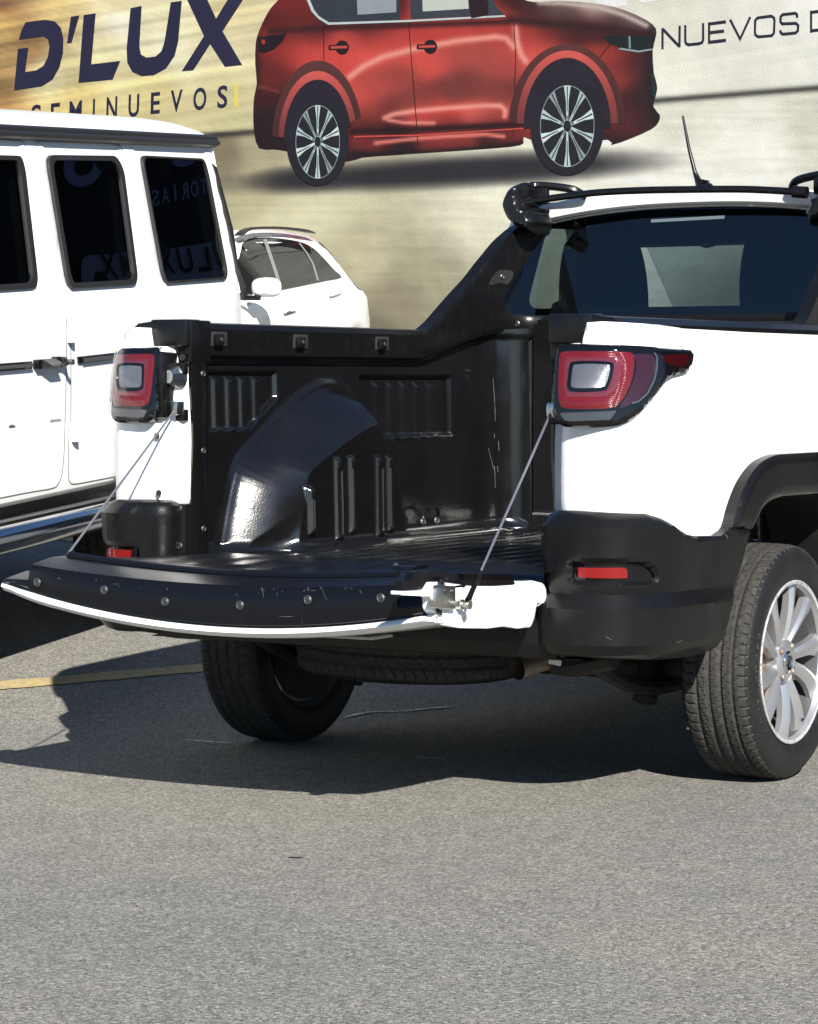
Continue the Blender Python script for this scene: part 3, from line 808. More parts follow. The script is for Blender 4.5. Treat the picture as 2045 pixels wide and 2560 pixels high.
for cx, cy in ((392, 186), (737, 183)):
    P_('printed_handle', CC(ell(cx + 8, cy, 26, 28)), (34, 20, 24), 3)
    P_('printed_handle', CC(fillet([(cx - 46, cy - 10), (cx + 34, cy - 12), (cx + 36, cy + 8), (cx - 46, cy + 10)], 9)), (34, 20, 24), 3.6)
    P_('printed_handle', CC(fillet([(cx - 38, cy - 5), (cx + 28, cy - 7), (cx + 28, cy + 3), (cx - 38, cy + 5)], 5)), (196, 78, 72), 4.2)
for ln in ([(327, 96), (328, 200), (330, 300)], [(660, 84), (672, 250), (690, 470), (697, 575)], [(1072, 92), (1079, 210), (1074, 360), (1070, 530)], [(1450, 172), (1405, 228)]):
    P_('printed_door_line', CC(ribbon(ln, 3.2)), (50, 24, 26), 3.2)
P_('printed_sill', CC([(445, 532), (700, 526), (1110, 500), (1110, 505), (700, 532), (445, 538)]), (205, 78, 72), 3.4)

def printed_wheel(fn, c, well, flare, band, tyre, rim, a0, a1):
    e = lambda r, s=0, t=360, n=60: fn(ell(c[0], c[1], r[0], r[1], s, t, n))
    ring = lambda r0, r1: np.concatenate([e(r1, a0, a1), e(r0, a0, a1)[::-1]])
    def band_col(V):
        k = np.clip((V[:, 1] - V[:, 1].min()) / np.ptp(V[:, 1]), 0, 1)[:, None]
        return lin(np.array([92, 52, 50]) * (1 - k) + np.array([70, 36, 36]) * k)
    def flare_col(V):
        k = np.clip((V[:, 1] - V[:, 1].min()) / np.ptp(V[:, 1]), 0, 1)[:, None]
        return lin(np.array([214, 92, 86]) * (1 - k) + np.array([112, 52, 50]) * k)
    print_poly('printed_arch', ring(flare, band), band_col, 3.4, parent=car_print, h=8)
    print_poly('printed_arch', ring(well, flare), flare_col, 3.8, parent=car_print, h=8)
    P_('printed_arch', e(well, a0 - 4, a1 + 4), (38, 32, 44), 4.0)
    P_('printed_tyre', e(tyre), (36, 32, 42), 4.4)
    P_('printed_rim', e(rim), (150, 168, 168), 4.8)
    P_('printed_rim', e((rim[0] - 7, rim[1] - 8)), (34, 34, 42), 5.2)
    for k in range(10):
        a = math.radians(90 + 36 * k)
        def pt(r, w):
            return (c[0] + rim[0] * (r * math.cos(a) - w * math.sin(a)), c[1] - rim[1] * (r * math.sin(a) + w * math.cos(a)))
        tone = [(196, 216, 216), (146, 160, 164), (182, 202, 204), (212, 230, 228), (172, 192, 192)][k % 5]
        P_('printed_spoke', fn([pt(.14, -.035), pt(.62, -.05), pt(.985, -.125), pt(1.0, 0), pt(.985, .125), pt(.62, .05), pt(.14, .035)]), tone, 5.6)
        P_('printed_spoke', fn([pt(.36, -.012), pt(.97, -.022), pt(.97, .022), pt(.36, .012)]), (60, 64, 72), 6.0)
    for k in range(5):
        a = math.radians(90 + 72 * k)
        P_('printed_bolt', fn(ell(c[0] + rim[0] * .21 * math.cos(a), c[1] - rim[1] * .21 * math.sin(a), 16, 22, n=14)), (120, 134, 136), 6.4)
    P_('printed_hub', fn(ell(c[0], c[1], 24, 34, n=16)), (40, 40, 48), 6.8)
printed_wheel(lambda p: np.array(crop(640, 100, 4.783, p)), (738, 1218), (408, 745), (472, 848), (545, 972), (372, 522), (265, 440), 18, 176)
printed_wheel(lambda p: np.array(crop(1280, 150, 4.305, p)), (595, 712), (470, 735), (545, 815), (628, 885), (398, 530), (292, 440), 2, 178)

# ================================================================== dealership front across the lot, out of frame to the right
mat('facade_dark', (0.010, 0.011, 0.014), 0.55)
mat('facade_blue', (0.20, 0.27, 0.55), 0.5)
mat('facade_red', (0.32, 0.03, 0.025), 0.5)
mat('facade_slate', (0.22, 0.28, 0.46), 0.5)
FP = np.array([15.0, 26.0, 0.0]); FA = np.array([math.sin(math.radians(-12)), math.cos(math.radians(-12)), 0]); FN = np.array([-FA[1], FA[0], 0])
facade = thing('dealership_building', 'dark dealership front with blue sign lettering facing the parked cars', 'building', tuple(FP))
def fpt(a, z, o=0.0): return FA * a + FN * o + np.array([0, 0, z])
def fbox(name, a0, a1, z0, z1, o0, o1, m_):
    V = [fpt(a, z, o) for o in (o0, o1) for a in (a0, a1) for z in (z0, z1)]
    bm = bmesh.new(); vs = [bm.verts.new(v) for v in V]
    for f in [(0, 1, 3, 2), (4, 6, 7, 5), (0, 4, 5, 1), (2, 3, 7, 6), (1, 5, 7, 3), (0, 2, 6, 4)]: bm.faces.new([vs[i] for i in f])
    return bm_obj(name, bm, m_, facade, smooth=False)
fbox('wall', -16, 18, 0, 12, -6, 0, 'facade_dark')

# ================================================================== white pickup
truck = thing('pickup_truck', 'white compact pickup with black trim and its tailgate lowered, standing on the asphalt', 'pickup truck', (TX, TY, 0), -TH)

def tum(z):                                                   # the flanks lean in towards the top
    z = np.asarray(z, float)
    return -0.30 * np.clip(z - 0.88, 0, 1) ** 2 - 0.10 * np.clip(0.62 - z, 0, 1) ** 2
BODY = Plan([(.548, -.70), (.548, -.772), (.556, -.785), (.590, -.822), (.606, -.835), (.66, -.846), (.72, -.846), (.768, -.822), (.802, -.762), (.819, -.67), (.836, -.5), (.850, -.2), (.857, .2), (.860, .8), (.860, 1.12)], 8, tum)
LAMP = Plan([(.588, -.79), (.588, -.855), (.600, -.872), (.64, -.875), (.71, -.866), (.768, -.834), (.806, -.772), (.830, -.67), (.850, -.5), (.863, -.25), (.868, 0)], 8, tum)
BUMP = Plan([(.546, -.77), (.546, -.845), (.575, -.885), (.62, -.902), (.69, -.905), (.76, -.885), (.815, -.832), (.850, -.74), (.866, -.62), (.876, -.45), (.881, -.25), (.883, 0), (.883, .3), (.881, .62), (.875, 1.0)], 8)

def s_of_y(plan, y, y0=-.6):
    i = np.where(plan.P[:, 1] >= y0)[0][0]
    return float(np.interp(y, plan.P[i:, 1], plan.S[i:]))

def s_of_x(plan, x):                                          # on the rear face
    i = np.where(plan.P[:, 1] <= -.6)[0][-1]
    return float(np.interp(x, plan.P[:i, 0], plan.S[:i]))

# ---- side panels, right and left
flare_out_px = crop(1850, 1100, 5.39, [(-72, 1180), (-45, 1020), (0, 860), (60, 690), (130, 540), (230, 390), (330, 290), (450, 225), (560, 195), (700, 186)])
flare_in_px = crop(1850, 1100, 5.39, [(190, 1200), (240, 1080), (320, 930), (430, 825), (560, 767), (700, 747)])
FO = BUMP.sz(flare_out_px, 0.0); FI = BUMP.sz(flare_in_px, 0.0)
def sy(P, plan=BUMP):                                         # (s, z) -> (y, z) on the flank
    x, y, _, _ = plan.at(P[:, 0]); return np.stack([y, P[:, 1]], 1)
FOy, FIy = sy(FO), sy(FI)
c0 = 0.02                                                     # arch is symmetric about the axle
def mir(A): B = A.copy(); B[:, 0] = 2 * c0 - B[:, 0]; return B[::-1]
arch_out = np.concatenate([FOy, mir(FOy[:-1])]); arch_in = np.concatenate([FIy, mir(FIy[:-1])])
arch_out = catmull(arch_out, 4); arch_in = catmull(arch_in, 4)
def y2s(A, plan): return np.stack([np.array([s_of_y(plan, v, -.75) for v in A[:, 0]]), A[:, 1]], 1)

ab = y2s(arch_in + np.array([0, .03]), BODY)
s_j = 0.02
s_end = float(BODY.S[-1])
lo = [(s_end, 1.188), (s_j, 1.188), (s_j, .42), (ab[0, 0] - .02, .42)]
panel_out = np.array([(s_j, .735), (s_of_x(BODY, .72), .735), (s_of_x(BODY, .76), .66), (s_of_y(BODY, -.47, -.75), .66)] + [tuple(p) for p in ab] + [(ab[-1, 0], .36), (s_end, .36), (s_end, 1.19), (s_of_y(BODY, -.2, -.75), 1.192), (s_of_x(BODY, .672), 1.20), (s_of_x(BODY, .668), 1.158), (s_j, 1.158)])
for mirror in (False, True):
    patch('quarter_panel', panel_out, BODY.surf(mirror), 'white_paint', truck, h=.03, off=lambda P, d: -.006 * np.clip(1 - d / .006, 0, 1), skirt=.02, creases=[[(q_, .70), (q_, 1.21)] for q_ in (.050, .064, .074, .082, .090, .105, .125, .138, .15, .17, .25, .275, .30, .325, .35, .38, .42)])

# ---- flares and bumper corners
def bump_off(P, d, facet=1):
    z = P[:, 1]
    o = np.interp(z, [.36, .385, .400, .425, .513, .548, .562, .712, .748, .76], [-.075, -.040, -.014, .006, .008, -.016, -.012, -.002, -.034, -.045])
    fade = np.interp(P[:, 0], [0, s_of_y(BUMP, -.68), s_of_y(BUMP, -.50), 3], [1, 1, .2, .2])
    ix = s_of_x(BUMP, .665)
    o = o - .016 * facet * np.clip((ix - P[:, 0]) / .012, 0, 1) * np.clip((.735 - z) / .02, 0, 1) * np.clip((z - .50) / .03, 0, 1)
    return o * fade - .010 * (1 - np.clip(d / .010, 0, 1)) ** 2
bump_px = [(1389, 1278), (1420, 1279), (1640, 1285), (1675, 1297), (1704, 1321), (1729, 1337), (1750, 1341), (1812, 1340), (1828, 1328), (1836, 1318), (1884, 1325), (1874, 1362), (1858, 1423), (1842, 1469), (1835, 1521), (1825, 1560), (1812, 1599), (1803, 1617), (1786, 1634), (1768, 1647), (1700, 1653), (1586, 1651), (1459, 1647), (1410, 1642)]
bo = BUMP.sz(bump_px, 0.0)
s_b = .0
bo = [(s_b, .747)] + [tuple(p) for p in bo] + [(s_b, .375)]
rec = np.array(BUMP.sz(crop(950, 1350, 1.5726, [(745, 95), (905, 92), (1040, 98), (1075, 112), (1098, 140), (1096, 160), (1060, 168), (900, 164), (745, 160)]), -.005))
for mirror in (False, True):
    hole = fillet(rec, .008)
    bmp = patch('bumper_corner', bo, BUMP.surf(mirror), 'bumper_plastic', truck, h=.011, off=(bump_off if mirror else (lambda P, d: bump_off(P, d, 0))), skirt=.05, holes=[hole], angle=22, creases=[[(0, z_), (3, z_)] for z_ in (.400, .425, .513, .548, .562, .712)] + [[(s_of_x(BUMP, .665), .50), (s_of_x(BUMP, .665), .735)], [(s_of_x(BUMP, .665) - .012, .50), (s_of_x(BUMP, .665) - .012, .735)]])
    patch('reflector_recess', fillet(rec, .008), BUMP.surf(mirror), 'gloss_black', bmp, h=.02, off=-.026)
    for ring_i in (0,):
        rr_ = np.array(BUMP.sz(crop(950, 1350, 1.5726, [(780, 108), (962, 108), (970, 118), (970, 150), (782, 147)]), -.02))
        patch('reflector', fillet(rr_, .004), BUMP.surf(mirror), 'red_reflector', bmp, h=.02, off=-.016, skirt=.008)
    fl = [tuple(p) for p in y2s(arch_out, BUMP)] + [tuple(p) for p in y2s(arch_in, BUMP)[::-1]]
    patch('wheel_arch_flare', fl, BUMP.surf(mirror), 'bumper_plastic', truck, h=.009, off=lambda P, d: .006 - .012 * (1 - np.clip(d / .02, 0, 1)) ** 2, skirt=.06)
    # plastic wheel-house liner: an arch of sheet behind the flare, closed towards the middle of the car
    A = arch_in + np.array([0, .012]); A = np.concatenate([[(A[0, 0] - .15, .44)], A, [(A[-1, 0] + .15, .44)]])
    V, F = [], []; m = -1 if mirror else 1
    xs = [.845, .80, .66, .60]
    for xx in xs:
        for (yy, zz) in A: V.append((m * xx, yy, zz + (0.0 if xx > .7 else -.01)))
    n = len(A)
    for i in range(len(xs) - 1):
        for j in range(n - 1): F.append((i * n + j, i * n + j + 1, (i + 1) * n + j + 1, (i + 1) * n + j))
    F.append(tuple(range(3 * n, 4 * n)))
    new_obj('wheel_house', V, F, 'underbody', truck)

# ---- tail lamps
CL = lambda p: crop(1330, 750, 2.408, p)
lens_px = CL(catmull([(128, 300), (140, 275), (175, 264), (400, 266), (640, 275), (800, 288), (940, 300), (962, 310), (966, 340), (955, 395), (925, 432), (860, 452), (815, 478), (770, 535), (700, 625), (620, 705), (550, 745), (470, 762), (320, 768), (210, 765), (165, 745), (135, 700), (120, 640), (118, 450)], 4, True))
def lp(pts, off=.011): return LAMP.sz(CL(pts), off)
red_px = catmull([(165, 330), (185, 312), (260, 308), (560, 312), (610, 330), (618, 380), (605, 470), (570, 560), (520, 630), (460, 652), (300, 655), (195, 650), (165, 625), (155, 540), (158, 400)], 4, True)
red_in = catmull([(205, 355), (225, 345), (480, 350), (525, 360), (540, 390), (528, 470), (500, 540), (455, 575), (330, 585), (225, 582), (203, 560), (195, 470)], 4, True)
clear_px = catmull([(235, 395), (250, 378), (350, 372), (460, 378), (483, 392), (478, 440), (460, 500), (430, 535), (330, 542), (245, 540), (222, 520), (225, 460)], 4, True)
clear_ring = catmull([(228, 388), (247, 371), (350, 365), (463, 371), (491, 390), (486, 443), (467, 505), (436, 542), (330, 550), (242, 547), (214, 525), (218, 460)], 4, True)
side_px = catmull([(620, 330), (700, 325), (735, 340), (738, 400), (725, 470), (690, 545), (640, 600), (570, 640), (530, 645), (580, 560), (615, 470), (628, 390)], 4, True)
tip_px = fillet([(775, 335), (940, 325), (950, 350), (935, 390), (880, 400), (800, 372)], 14)
strip_px = fillet([(165, 680), (480, 668), (512, 664), (470, 722), (235, 730), (195, 725)], 10)
def lens_mat(name, color, wave_scale, ang, rough=.1, metal=0.0):
    m = mat(name, color, rough, metal=metal, coat=1.0); nt = m.node_tree; b = nt.nodes['Principled BSDF']
    tc = nt.nodes.new('ShaderNodeTexCoord'); w = nt.nodes.new('ShaderNodeTexWave'); w.inputs['Scale'].default_value = wave_scale
    mp = nt.nodes.new('ShaderNodeMapping'); mp.inputs['Rotation'].default_value = ang
    nt.links.new(tc.outputs['Object'], mp.inputs[0]); nt.links.new(mp.outputs[0], w.inputs['Vector'])
    bp = nt.nodes.new('ShaderNodeBump'); bp.inputs['Strength'].default_value = 0.6; bp.inputs['Distance'].default_value = 0.002
    nt.links.new(w.outputs['Fac'], bp.inputs['Height']); nt.links.new(bp.outputs[0], b.inputs['Normal'])
glass_mat('lens_cover', (0.96, 0.96, 0.97), 0.0, 1.3)
lens_mat('red_lens_ribbed', (0.14, 0.003, 0.004), 75, (0, 1.57, 0), 0.16)
lens_mat('clear_lens_ribbed', (0.26, 0.27, 0.29), 90, (0.6, 0.8, 0.4), 0.22, 0.7)
lens_mat('smoke_lens_ribbed', (0.07, 0.07, 0.075), 80, (0, 0, 0.6), 0.25, 0.5)
for mirror in (False, True):
    sf = LAMP.surf(mirror)
    L = patch('tail_lamp', LAMP.sz(lens_px), sf, 'gloss_black', truck, h=.010, off=pillow(.009, .012), skirt=.075)
    patch('red_lens', lp(red_px), sf, 'red_lens_ribbed', L, h=.010, off=lambda P, d: .0095 + .002 * np.clip(d / .008, 0, 1), skirt=.003, holes=[lp(red_in)])
    patch('pink_lens', lp(red_in), sf, 'pink_lens', L, h=.010, off=lambda P, d: .0095 + .002 * np.clip(d / .006, 0, 1), skirt=.003, holes=[lp(clear_ring)])
    patch('lens_bezel', lp(clear_ring), sf, 'gloss_black', L, h=.010, off=.0125, skirt=.006, holes=[lp(clear_px)])
    patch('reversing_lens', lp(clear_px), sf, 'clear_lens_ribbed', L, h=.008, off=lambda P, d: .0085 + .002 * np.clip(d / .02, 0, 1))
    patch('side_lens', lp(side_px), sf, 'red_lens_dark', L, h=.010, off=.0105, skirt=.002)
    patch('side_lens', lp(tip_px), sf, 'red_lens_dark', L, h=.010, off=.0103, skirt=.002)
    patch('lower_lens', lp(strip_px), sf, 'smoke_lens_ribbed', L, h=.010, off=.0105, skirt=.002)
    cr = ribbon([(735, 318), (752, 345), (750, 410), (735, 480), (695, 560), (640, 610), (600, 622)], 9)
    patch('lens_edge', lp(cr), sf, 'smoke_lens', L, h=.010, off=.0125, skirt=.003)
    cov = LAMP.sz(lens_px); cov = cov.mean(0) + (cov - cov.mean(0)) * np.array([.975, .95])
    patch('lens_cover', cov, sf, 'lens_cover', L, h=.012, off=lambda P, d: .0125 + .003 * np.sqrt(np.clip(1 - (1 - np.clip(d / .02, 0, 1)) ** 2, 0, 1)))
    # black housing block standing on the post behind the lens
    m = -1 if mirror else 1
    lz = LAMP.sz(lens_px); z0, z1 = lz[:, 1].min() + .012, lz[:, 1].max() - .012
    hb = bmesh.new(); box(hb, (min(m * .586, m * .70), -.858, z0), (max(m * .586, m * .70), -.775, z1), .012); bm_obj('lamp_housing', hb, 'trim_black', L)
    for zz in (z1 - .045, z0 + .01):
        hb = bmesh.new(); box(hb, (min(m * .552, m * .60), -.808, zz - .016), (max(m * .552, m * .60), -.786, zz + .016), .004); bm_obj('lamp_bracket', hb, 'trim_black', L)

# ---- screws and clips share one mesh each
def screw_mesh(name, r, material, parent):
    bm = bmesh.new()
    rg = lathe(bm, [(0, r), (r * .28, r * .96), (r * .42, r * .72), (r * .30, r * .52), (r * .30, r * .42), (r * .5, r * .36), (r * .5, r * .12), (r * .2, r * .1)], 14, 'X'); cap(bm, rg[-1])
    o = bm_obj(name, bm, material, parent); return o
proto_screw = None
def screw(parent, loc, direction, r=.0085, material='screw', name='screw'):
    global proto_screw
    mtx = Matrix.Translation(Vector(loc)) @ Vector(direction).to_track_quat('X', 'Z').to_matrix().to_4x4()
    if proto_screw is None:
        proto_screw = screw_mesh(name, .0085, material, parent); proto_screw.matrix_local = mtx; return proto_screw
    return share(name, proto_screw, parent, mtx @ Matrix.Scale(r / .0085, 4))

# ---- post details on the open side
def disc_obj(name, loc, r, direction, material, parent, n=16, thick=.002):
    bm = bmesh.new(); rg = lathe(bm, [(-thick, r), (thick, r), (thick, r * .2)], n, 'X'); cap(bm, rg[-1])
    o = bm_obj(name, bm, material, parent); o.matrix_local = Matrix.Translation(Vector(loc)) @ Vector(direction).to_track_quat('X', 'Z').to_matrix().to_4x4(); return o
CP = lambda a, b: crop(260, 770, 3.317, [(a, b)])
for (a, b, r, mt) in [(443, 1060, .008, 'dark_hole'), (459, 1533, .008, 'dark_hole'), (635, 270, .016, 'dark_hole'), (655, 410, .009, 'dark_hole')]:
    p = ty_plane(CP(a, b), -.845 if b > 1000 else -.80)[0]; disc_obj('post_plug', p + np.array([0, -.003, 0]), r, (0, -1, 0.02), mt, truck)
# striker on each post
for m in (-1,):
    p = ty_plane(CP(640, 570), -.79)[0]; x = m * abs(p[0]); z = p[2]
    bm = bmesh.new()
    prof = [(-.014, -.034), (.006, -.034), (.020, -.012), (.020, .012), (.006, .034), (-.014, .034)]
    fr = [bm.verts.new((x + m * -a * 1.0, -.79, z + b)) for a, b in prof]; bk = [bm.verts.new((x + m * -a * .55, -.845, z + b * .5)) for a, b in prof]
    for i in range(6): bm.faces.new((fr[i], fr[(i + 1) % 6], bk[(i + 1) % 6], bk[i]))
    bm.faces.new(bk); bm_obj('latch_striker', bm, 'zinc', truck, angle=20)

# black lower jamb between the bumper corner and the liner
for m in (-1, 1):
    lj = box_obj('lower_jamb', (min(m * .548, m * .70), -.812, .50), (max(m * .548, m * .70), -.70, .738), 'bumper_plastic', truck, .006)
    box_obj('jamb_rib', (min(m * .585, m * .600), -.840, .50), (max(m * .585, m * .600), -.798, .70), 'bumper_plastic', lj, .006)
    for z in (.725, .625): screw(lj, (m * .563, -.814, z), (0, -1, 0), .009)

# ---- bed liner: left and right walls as relief, front wall, ribbed floor
ZF = .592
def rel(P):
    """relief of the liner wall: how far it stands in from the side, at (y, z)"""
    y, z = P[:, 0], P[:, 1]
    O_ = np.concatenate([[(-.60, .40)], catmull([(-.565, .56), (-.507, .735), (-.456, .833), (-.343, .91), (-.169, 1.002), (-.033, 1.05), (.035, 1.058), (.10, 1.048), (.17, 1.00), (.26, .87), (.31, .72), (.335, .56)], 4), [(.36, .40)]])
    I_ = np.concatenate([[(-.40, .40)], [(-.382, .56), (-.345, .70), (-.312, .802), (-.300, .816), (-.227, .846), (-.095, .897), (.015, .932), (.062, .941), (.078, .935), (.116, .863), (.153, .811), (.194, .706), (.228, .56)], [(.25, .40)]])
    inO, inI = inside(P, [O_]), inside(P, [I_]); dO, dI = bdist(P, [O_[1:-1]][0:1]), bdist(P, [I_])
    t = np.where(inI, 1.0, np.where(inO, dO / (dO + dI + 1e-9), 0.0))
    h = .155 * (t ** .92 + .10 * np.sin(math.pi * t))
    h = h + .008 * np.exp(-((dO / .012) ** 2)) * np.where(z > .62, 1, 0)
    def pad(y0, y1, z0, z1, e=.012):
        return np.clip(np.minimum(np.minimum(y - y0, y1 - y), np.minimum(z - z0, z1 - z)) / e + .5, 0, 1)
    for (yy, w, za, zb) in [(-.315, .013, .635, .765), (-.170, .014, .615, .843), (-.096, .013, .630, .846), (.053, .014, .615, .843), (.114, .013, .625, .842)]:
        hh = pad(yy - w, yy + w, za, zb, .013); h = h + .017 * hh * np.clip((t - .6) * 4, 0, 1) - .008 * pad(yy - .0045, yy + .0045, za + .015, zb - .03, .004) * hh
    free = 1 - np.clip(t * 4, 0, 1)
    # two recessed panels with standing ribs
    cut = np.clip((z - (.925 + .62 * np.clip(y + .38, 0, .3))) / .010, 0, 1)
    pl = pad(-.645, -.236, .93, 1.088, .012) * cut
    h = h - .016 * pl * free
    for k in range(5):
        h = h + .012 * pad(-.606 + .066 * k, -.578 + .066 * k, .92, 1.074, .014) * cut * free
    pr = pad(.216, .765, .898, 1.078, .012)
    h = h - .018 * pr * free
    for k in range(5):
        h = h + .013 * pad(.315 + .080 * k, .355 + .080 * k, .89, 1.058, .018) * free
    # bead under the rail that climbs to the cab
    zb = np.interp(y, [-1, .53, .60, .675, .75, .827, .90, .957, 2], [1.113, 1.114, 1.120, 1.138, 1.160, 1.181, 1.194, 1.201, 1.206])
    h = h + .022 * np.clip((z - zb) / .014, 0, 1)
    # foot radius
    h = h + .030 * np.clip(1 - (z - ZF) / .035, 0, 1) ** 2
    h = h + .004 * (fbm(y * 5, z * 5, 77, 3) - .5)
    return h
XW = .632
ny, nz = 420, 170
ya_ = np.linspace(-.70, 1.06, ny)
ztop = np.interp(ya_, [-1, .50, .60, .75, .90, 1.1], [1.140, 1.142, 1.152, 1.19, 1.225, 1.24])
YY = np.tile(ya_, (nz, 1)); ZZ = (ZF - .004) + np.linspace(0, 1, nz)[:, None] * (ztop - ZF + .004)[None, :]
PW_ = np.stack([YY.ravel(), ZZ.ravel()], 1); HW = rel(PW_)
for m in (-1, 1):
    # the wall turns the front corner with a radius into the headboard
    xw = XW + .02 * (PW_[:, 1] - .9)
    V = np.stack([m * (xw - HW), PW_[:, 0], PW_[:, 1]], 1)
    rad = .12; k = np.clip((PW_[:, 0] - (1.06 - rad)) / rad, 0, 1); a = k * math.pi / 2
    V[:, 0] -= m * np.where(k > 0, rad * (1 - np.cos(a)), 0); V[:, 1] = np.where(k > 0, 1.06 - rad + rad * np.sin(a), V[:, 1])
    F = [(j * ny + i, j * ny + i + 1, (j + 1) * ny + i + 1, (j + 1) * ny + i) for j in range(nz - 1) for i in range(ny - 1)]
    if m > 0: F = [f[::-1] for f in F]
    lw = new_obj('liner_wall', V, F, 'liner', truck, angle=70)
    # flange folded round the post, with its rivets
    zz = np.linspace(.60, 1.16, 14); V, F = [], []
    for z in zz:
        w = .004 * math.sin(z * 19)
        for (x, y) in [(.552 + w, -.781), (.545 + w, -.783), (.541 + w, -.772), (.543, -.735), (.550, -.700), (.575, -.690), (.62, -.690)]: V.append((m * x, y, z))
    for j in range(len(zz) - 1):
        for i in range(6):
            q = (j * 7 + i, j * 7 + i + 1, (j + 1) * 7 + i + 1, (j + 1) * 7 + i); F.append(q if m < 0 else q[::-1])
    new_obj('liner_flange', V, F, 'liner', truck, angle=60)
    for z in (1.085, .878, .668): screw(truck, (m * .5425, -.735, z), (-m, -.25, 0), .0085, name='rivet')

# headboard (front wall of the bed), under the cab window
hx = np.linspace(-.50, .50, 60); hz = np.linspace(ZF - .004, 1.25, 60)
HX, HZ = np.meshgrid(hx, hz)
ribs = sum(np.clip(1 - np.abs(HX - c) / .035, 0, 1) * np.clip((1.05 - HZ) / .1, 0, 1) * (.5 + .9 * (1.15 - HZ)) for c in (-.33, -.11, .11, .33))
HYv = 1.06 - .035 * np.clip(ribs, 0, 1) - .05 * np.clip(1 - (HZ - ZF) / .06, 0, 1) ** 2 + .003 * fbm(HX * 6, HZ * 6, 5, 3)
V = np.stack([HX.ravel(), HYv.ravel(), HZ.ravel()], 1)
new_obj('liner_headboard', V, [(j * 60 + i, j * 60 + i + 1, (j + 1) * 60 + i + 1, (j + 1) * 60 + i) for j in range(59) for i in range(59)], 'liner', truck, angle=70)
# floor
fx, fy = np.linspace(-.615, .615, 320), np.concatenate([np.linspace(-.80, -.70, 14), np.linspace(-.69, 1.06, 90)])
FX, FY = np.meshgrid(fx, fy)
ribz = np.clip(.5 + 1.2 * np.cos(2 * math.pi * FX / .092), 0, 1) * np.clip((FY + .70) / .04, 0, 1) * np.clip((.98 - FY) / .05, 0, 1) * (np.abs(FX) < .56)
V = np.stack([FX.ravel(), FY.ravel(), (ZF - .010 + .011 * ribz + .003 * fbm(FX * 5, FY * 5, 8, 3) - .02 * np.clip((-.77 - FY) / .03, 0, 1)).ravel()], 1); n = len(fx)
new_obj('liner_floor', V, [(j * n + i, j * n + i + 1, (j + 1) * n + i + 1, (j + 1) * n + i) for j in range(len(fy) - 1) for i in range(n - 1)], 'liner', truck, angle=70)
# tie-down ring low on the left wall
tr = tx_plane(crop(880, 880, 3.189, [(640, 1290)]), -.585)[0]
for m in (-1, 1):
    bm = bmesh.new()
    pts = [(m * .600, tr[1] + .045 * math.sin(a), tr[2] + .028 * math.cos(a) - .01) for a in np.linspace(-2.0, 2.0, 14)]
    pts = [(m * (.600 - .02 * math.sin(math.pi * i / 13)), p[1], p[2]) for i, p in enumerate(pts)]
    tube(bm, pts, .0055, 8); rg = bm_obj('tie_down_ring', bm, 'gloss_black', truck)
    for dy in (-.042, .042): screw(truck, (m * .594, tr[1] + dy, tr[2] - .022), (-m, -.3, .1), .011)

# ---- rail caps
for m in (-1, 1):
    ys = np.array([-.80, -.79, -.5, 0, .40, .535])
    V, F = [], []
    for i, y in enumerate(ys):
        e = .008 if i == 0 else 0
        up = 0.0
        xo = .735 + .028 * np.clip((y + .8) / .5, 0, 1) + .03 * np.clip((y + .3) / 1.4, 0, 1)
        prof = [(.625, 1.125), (.604 + e, 1.137), (.600 + e, 1.207 + up), (.608 + e, 1.222 - e + up), (.66, 1.227 - e + up), (xo - .02, 1.221 - e + up), (xo - e, 1.206 + up), (xo + .004, 1.190)]
        V += [(m * x, y, z) for x, z in prof]
    k = 8
    for i in range(len(ys) - 1):
        for j in range(k - 1):
            q = (i * k + j, i * k + j + 1, (i + 1) * k + j + 1, (i + 1) * k + j); F.append(q[::-1] if m < 0 else q)
    F.append(tuple(range(k)) if m < 0 else tuple(range(k))[::-1])
    rail = new_obj('bed_rail', V, F, 'trim_black', truck, angle=28)
    # end block over the post
    bm = bmesh.new(); box(bm, (min(m * .545, m * .665), -.806, 1.158), (max(m * .545, m * .665), -.735, 1.2305), .006); bm_obj('rail_end_block', bm, 'trim_black', truck)
    bm = bmesh.new(); box(bm, (min(m * .541, m * .60), -.79, 1.115), (max(m * .541, m * .60), -.695, 1.2285), .006); bm_obj('rail_end_bracket', bm, 'trim_black', truck)
    # white cap of the body corner above the lamp
    sc0, sc1 = s_of_x(LAMP, .655), s_of_y(LAMP, -.58, -.75)
    cc = [(sc0, 1.13), (sc1, 1.13), (sc1, 1.197), (s_of_y(LAMP, -.68, -.75), 1.204), (sc0 + .06, 1.210), (sc0 + .012, 1.208), (sc0 + .004, 1.17)]
    patch('corner_cap', cc, LAMP.surf(m < 0), 'white_paint', truck, h=.02, off=lambda P, d: -.004 - .012 * (1 - np.clip(d / .014, 0, 1)) ** 2, skirt=.05)
    for (a, b) in [(-.575, 1.182), (-.165, 1.180), (.285, 1.180)]:
        bm = bmesh.new(); x0 = .600
        box(bm, (min(m * (x0 - .002), m * (x0 + .02)), a - .036, b - .022), (max(m * (x0 - .002), m * (x0 + .02)), a + .040, b + .020), .004)
        hk = bm_obj('tie_down_pocket', bm, 'dark_hole', rail)
        bm = bmesh.new(); box(bm, (min(m * (x0 - .016), m * x0), a - .030, b - .020), (max(m * (x0 - .016), m * x0), a + .006, b + .012), .005)
        bm_obj('tie_down_hook', bm, 'trim_black', hk); screw(hk, (m * (x0 - .017), a - .012, b - .003), (-m, 0, 0), .0075)
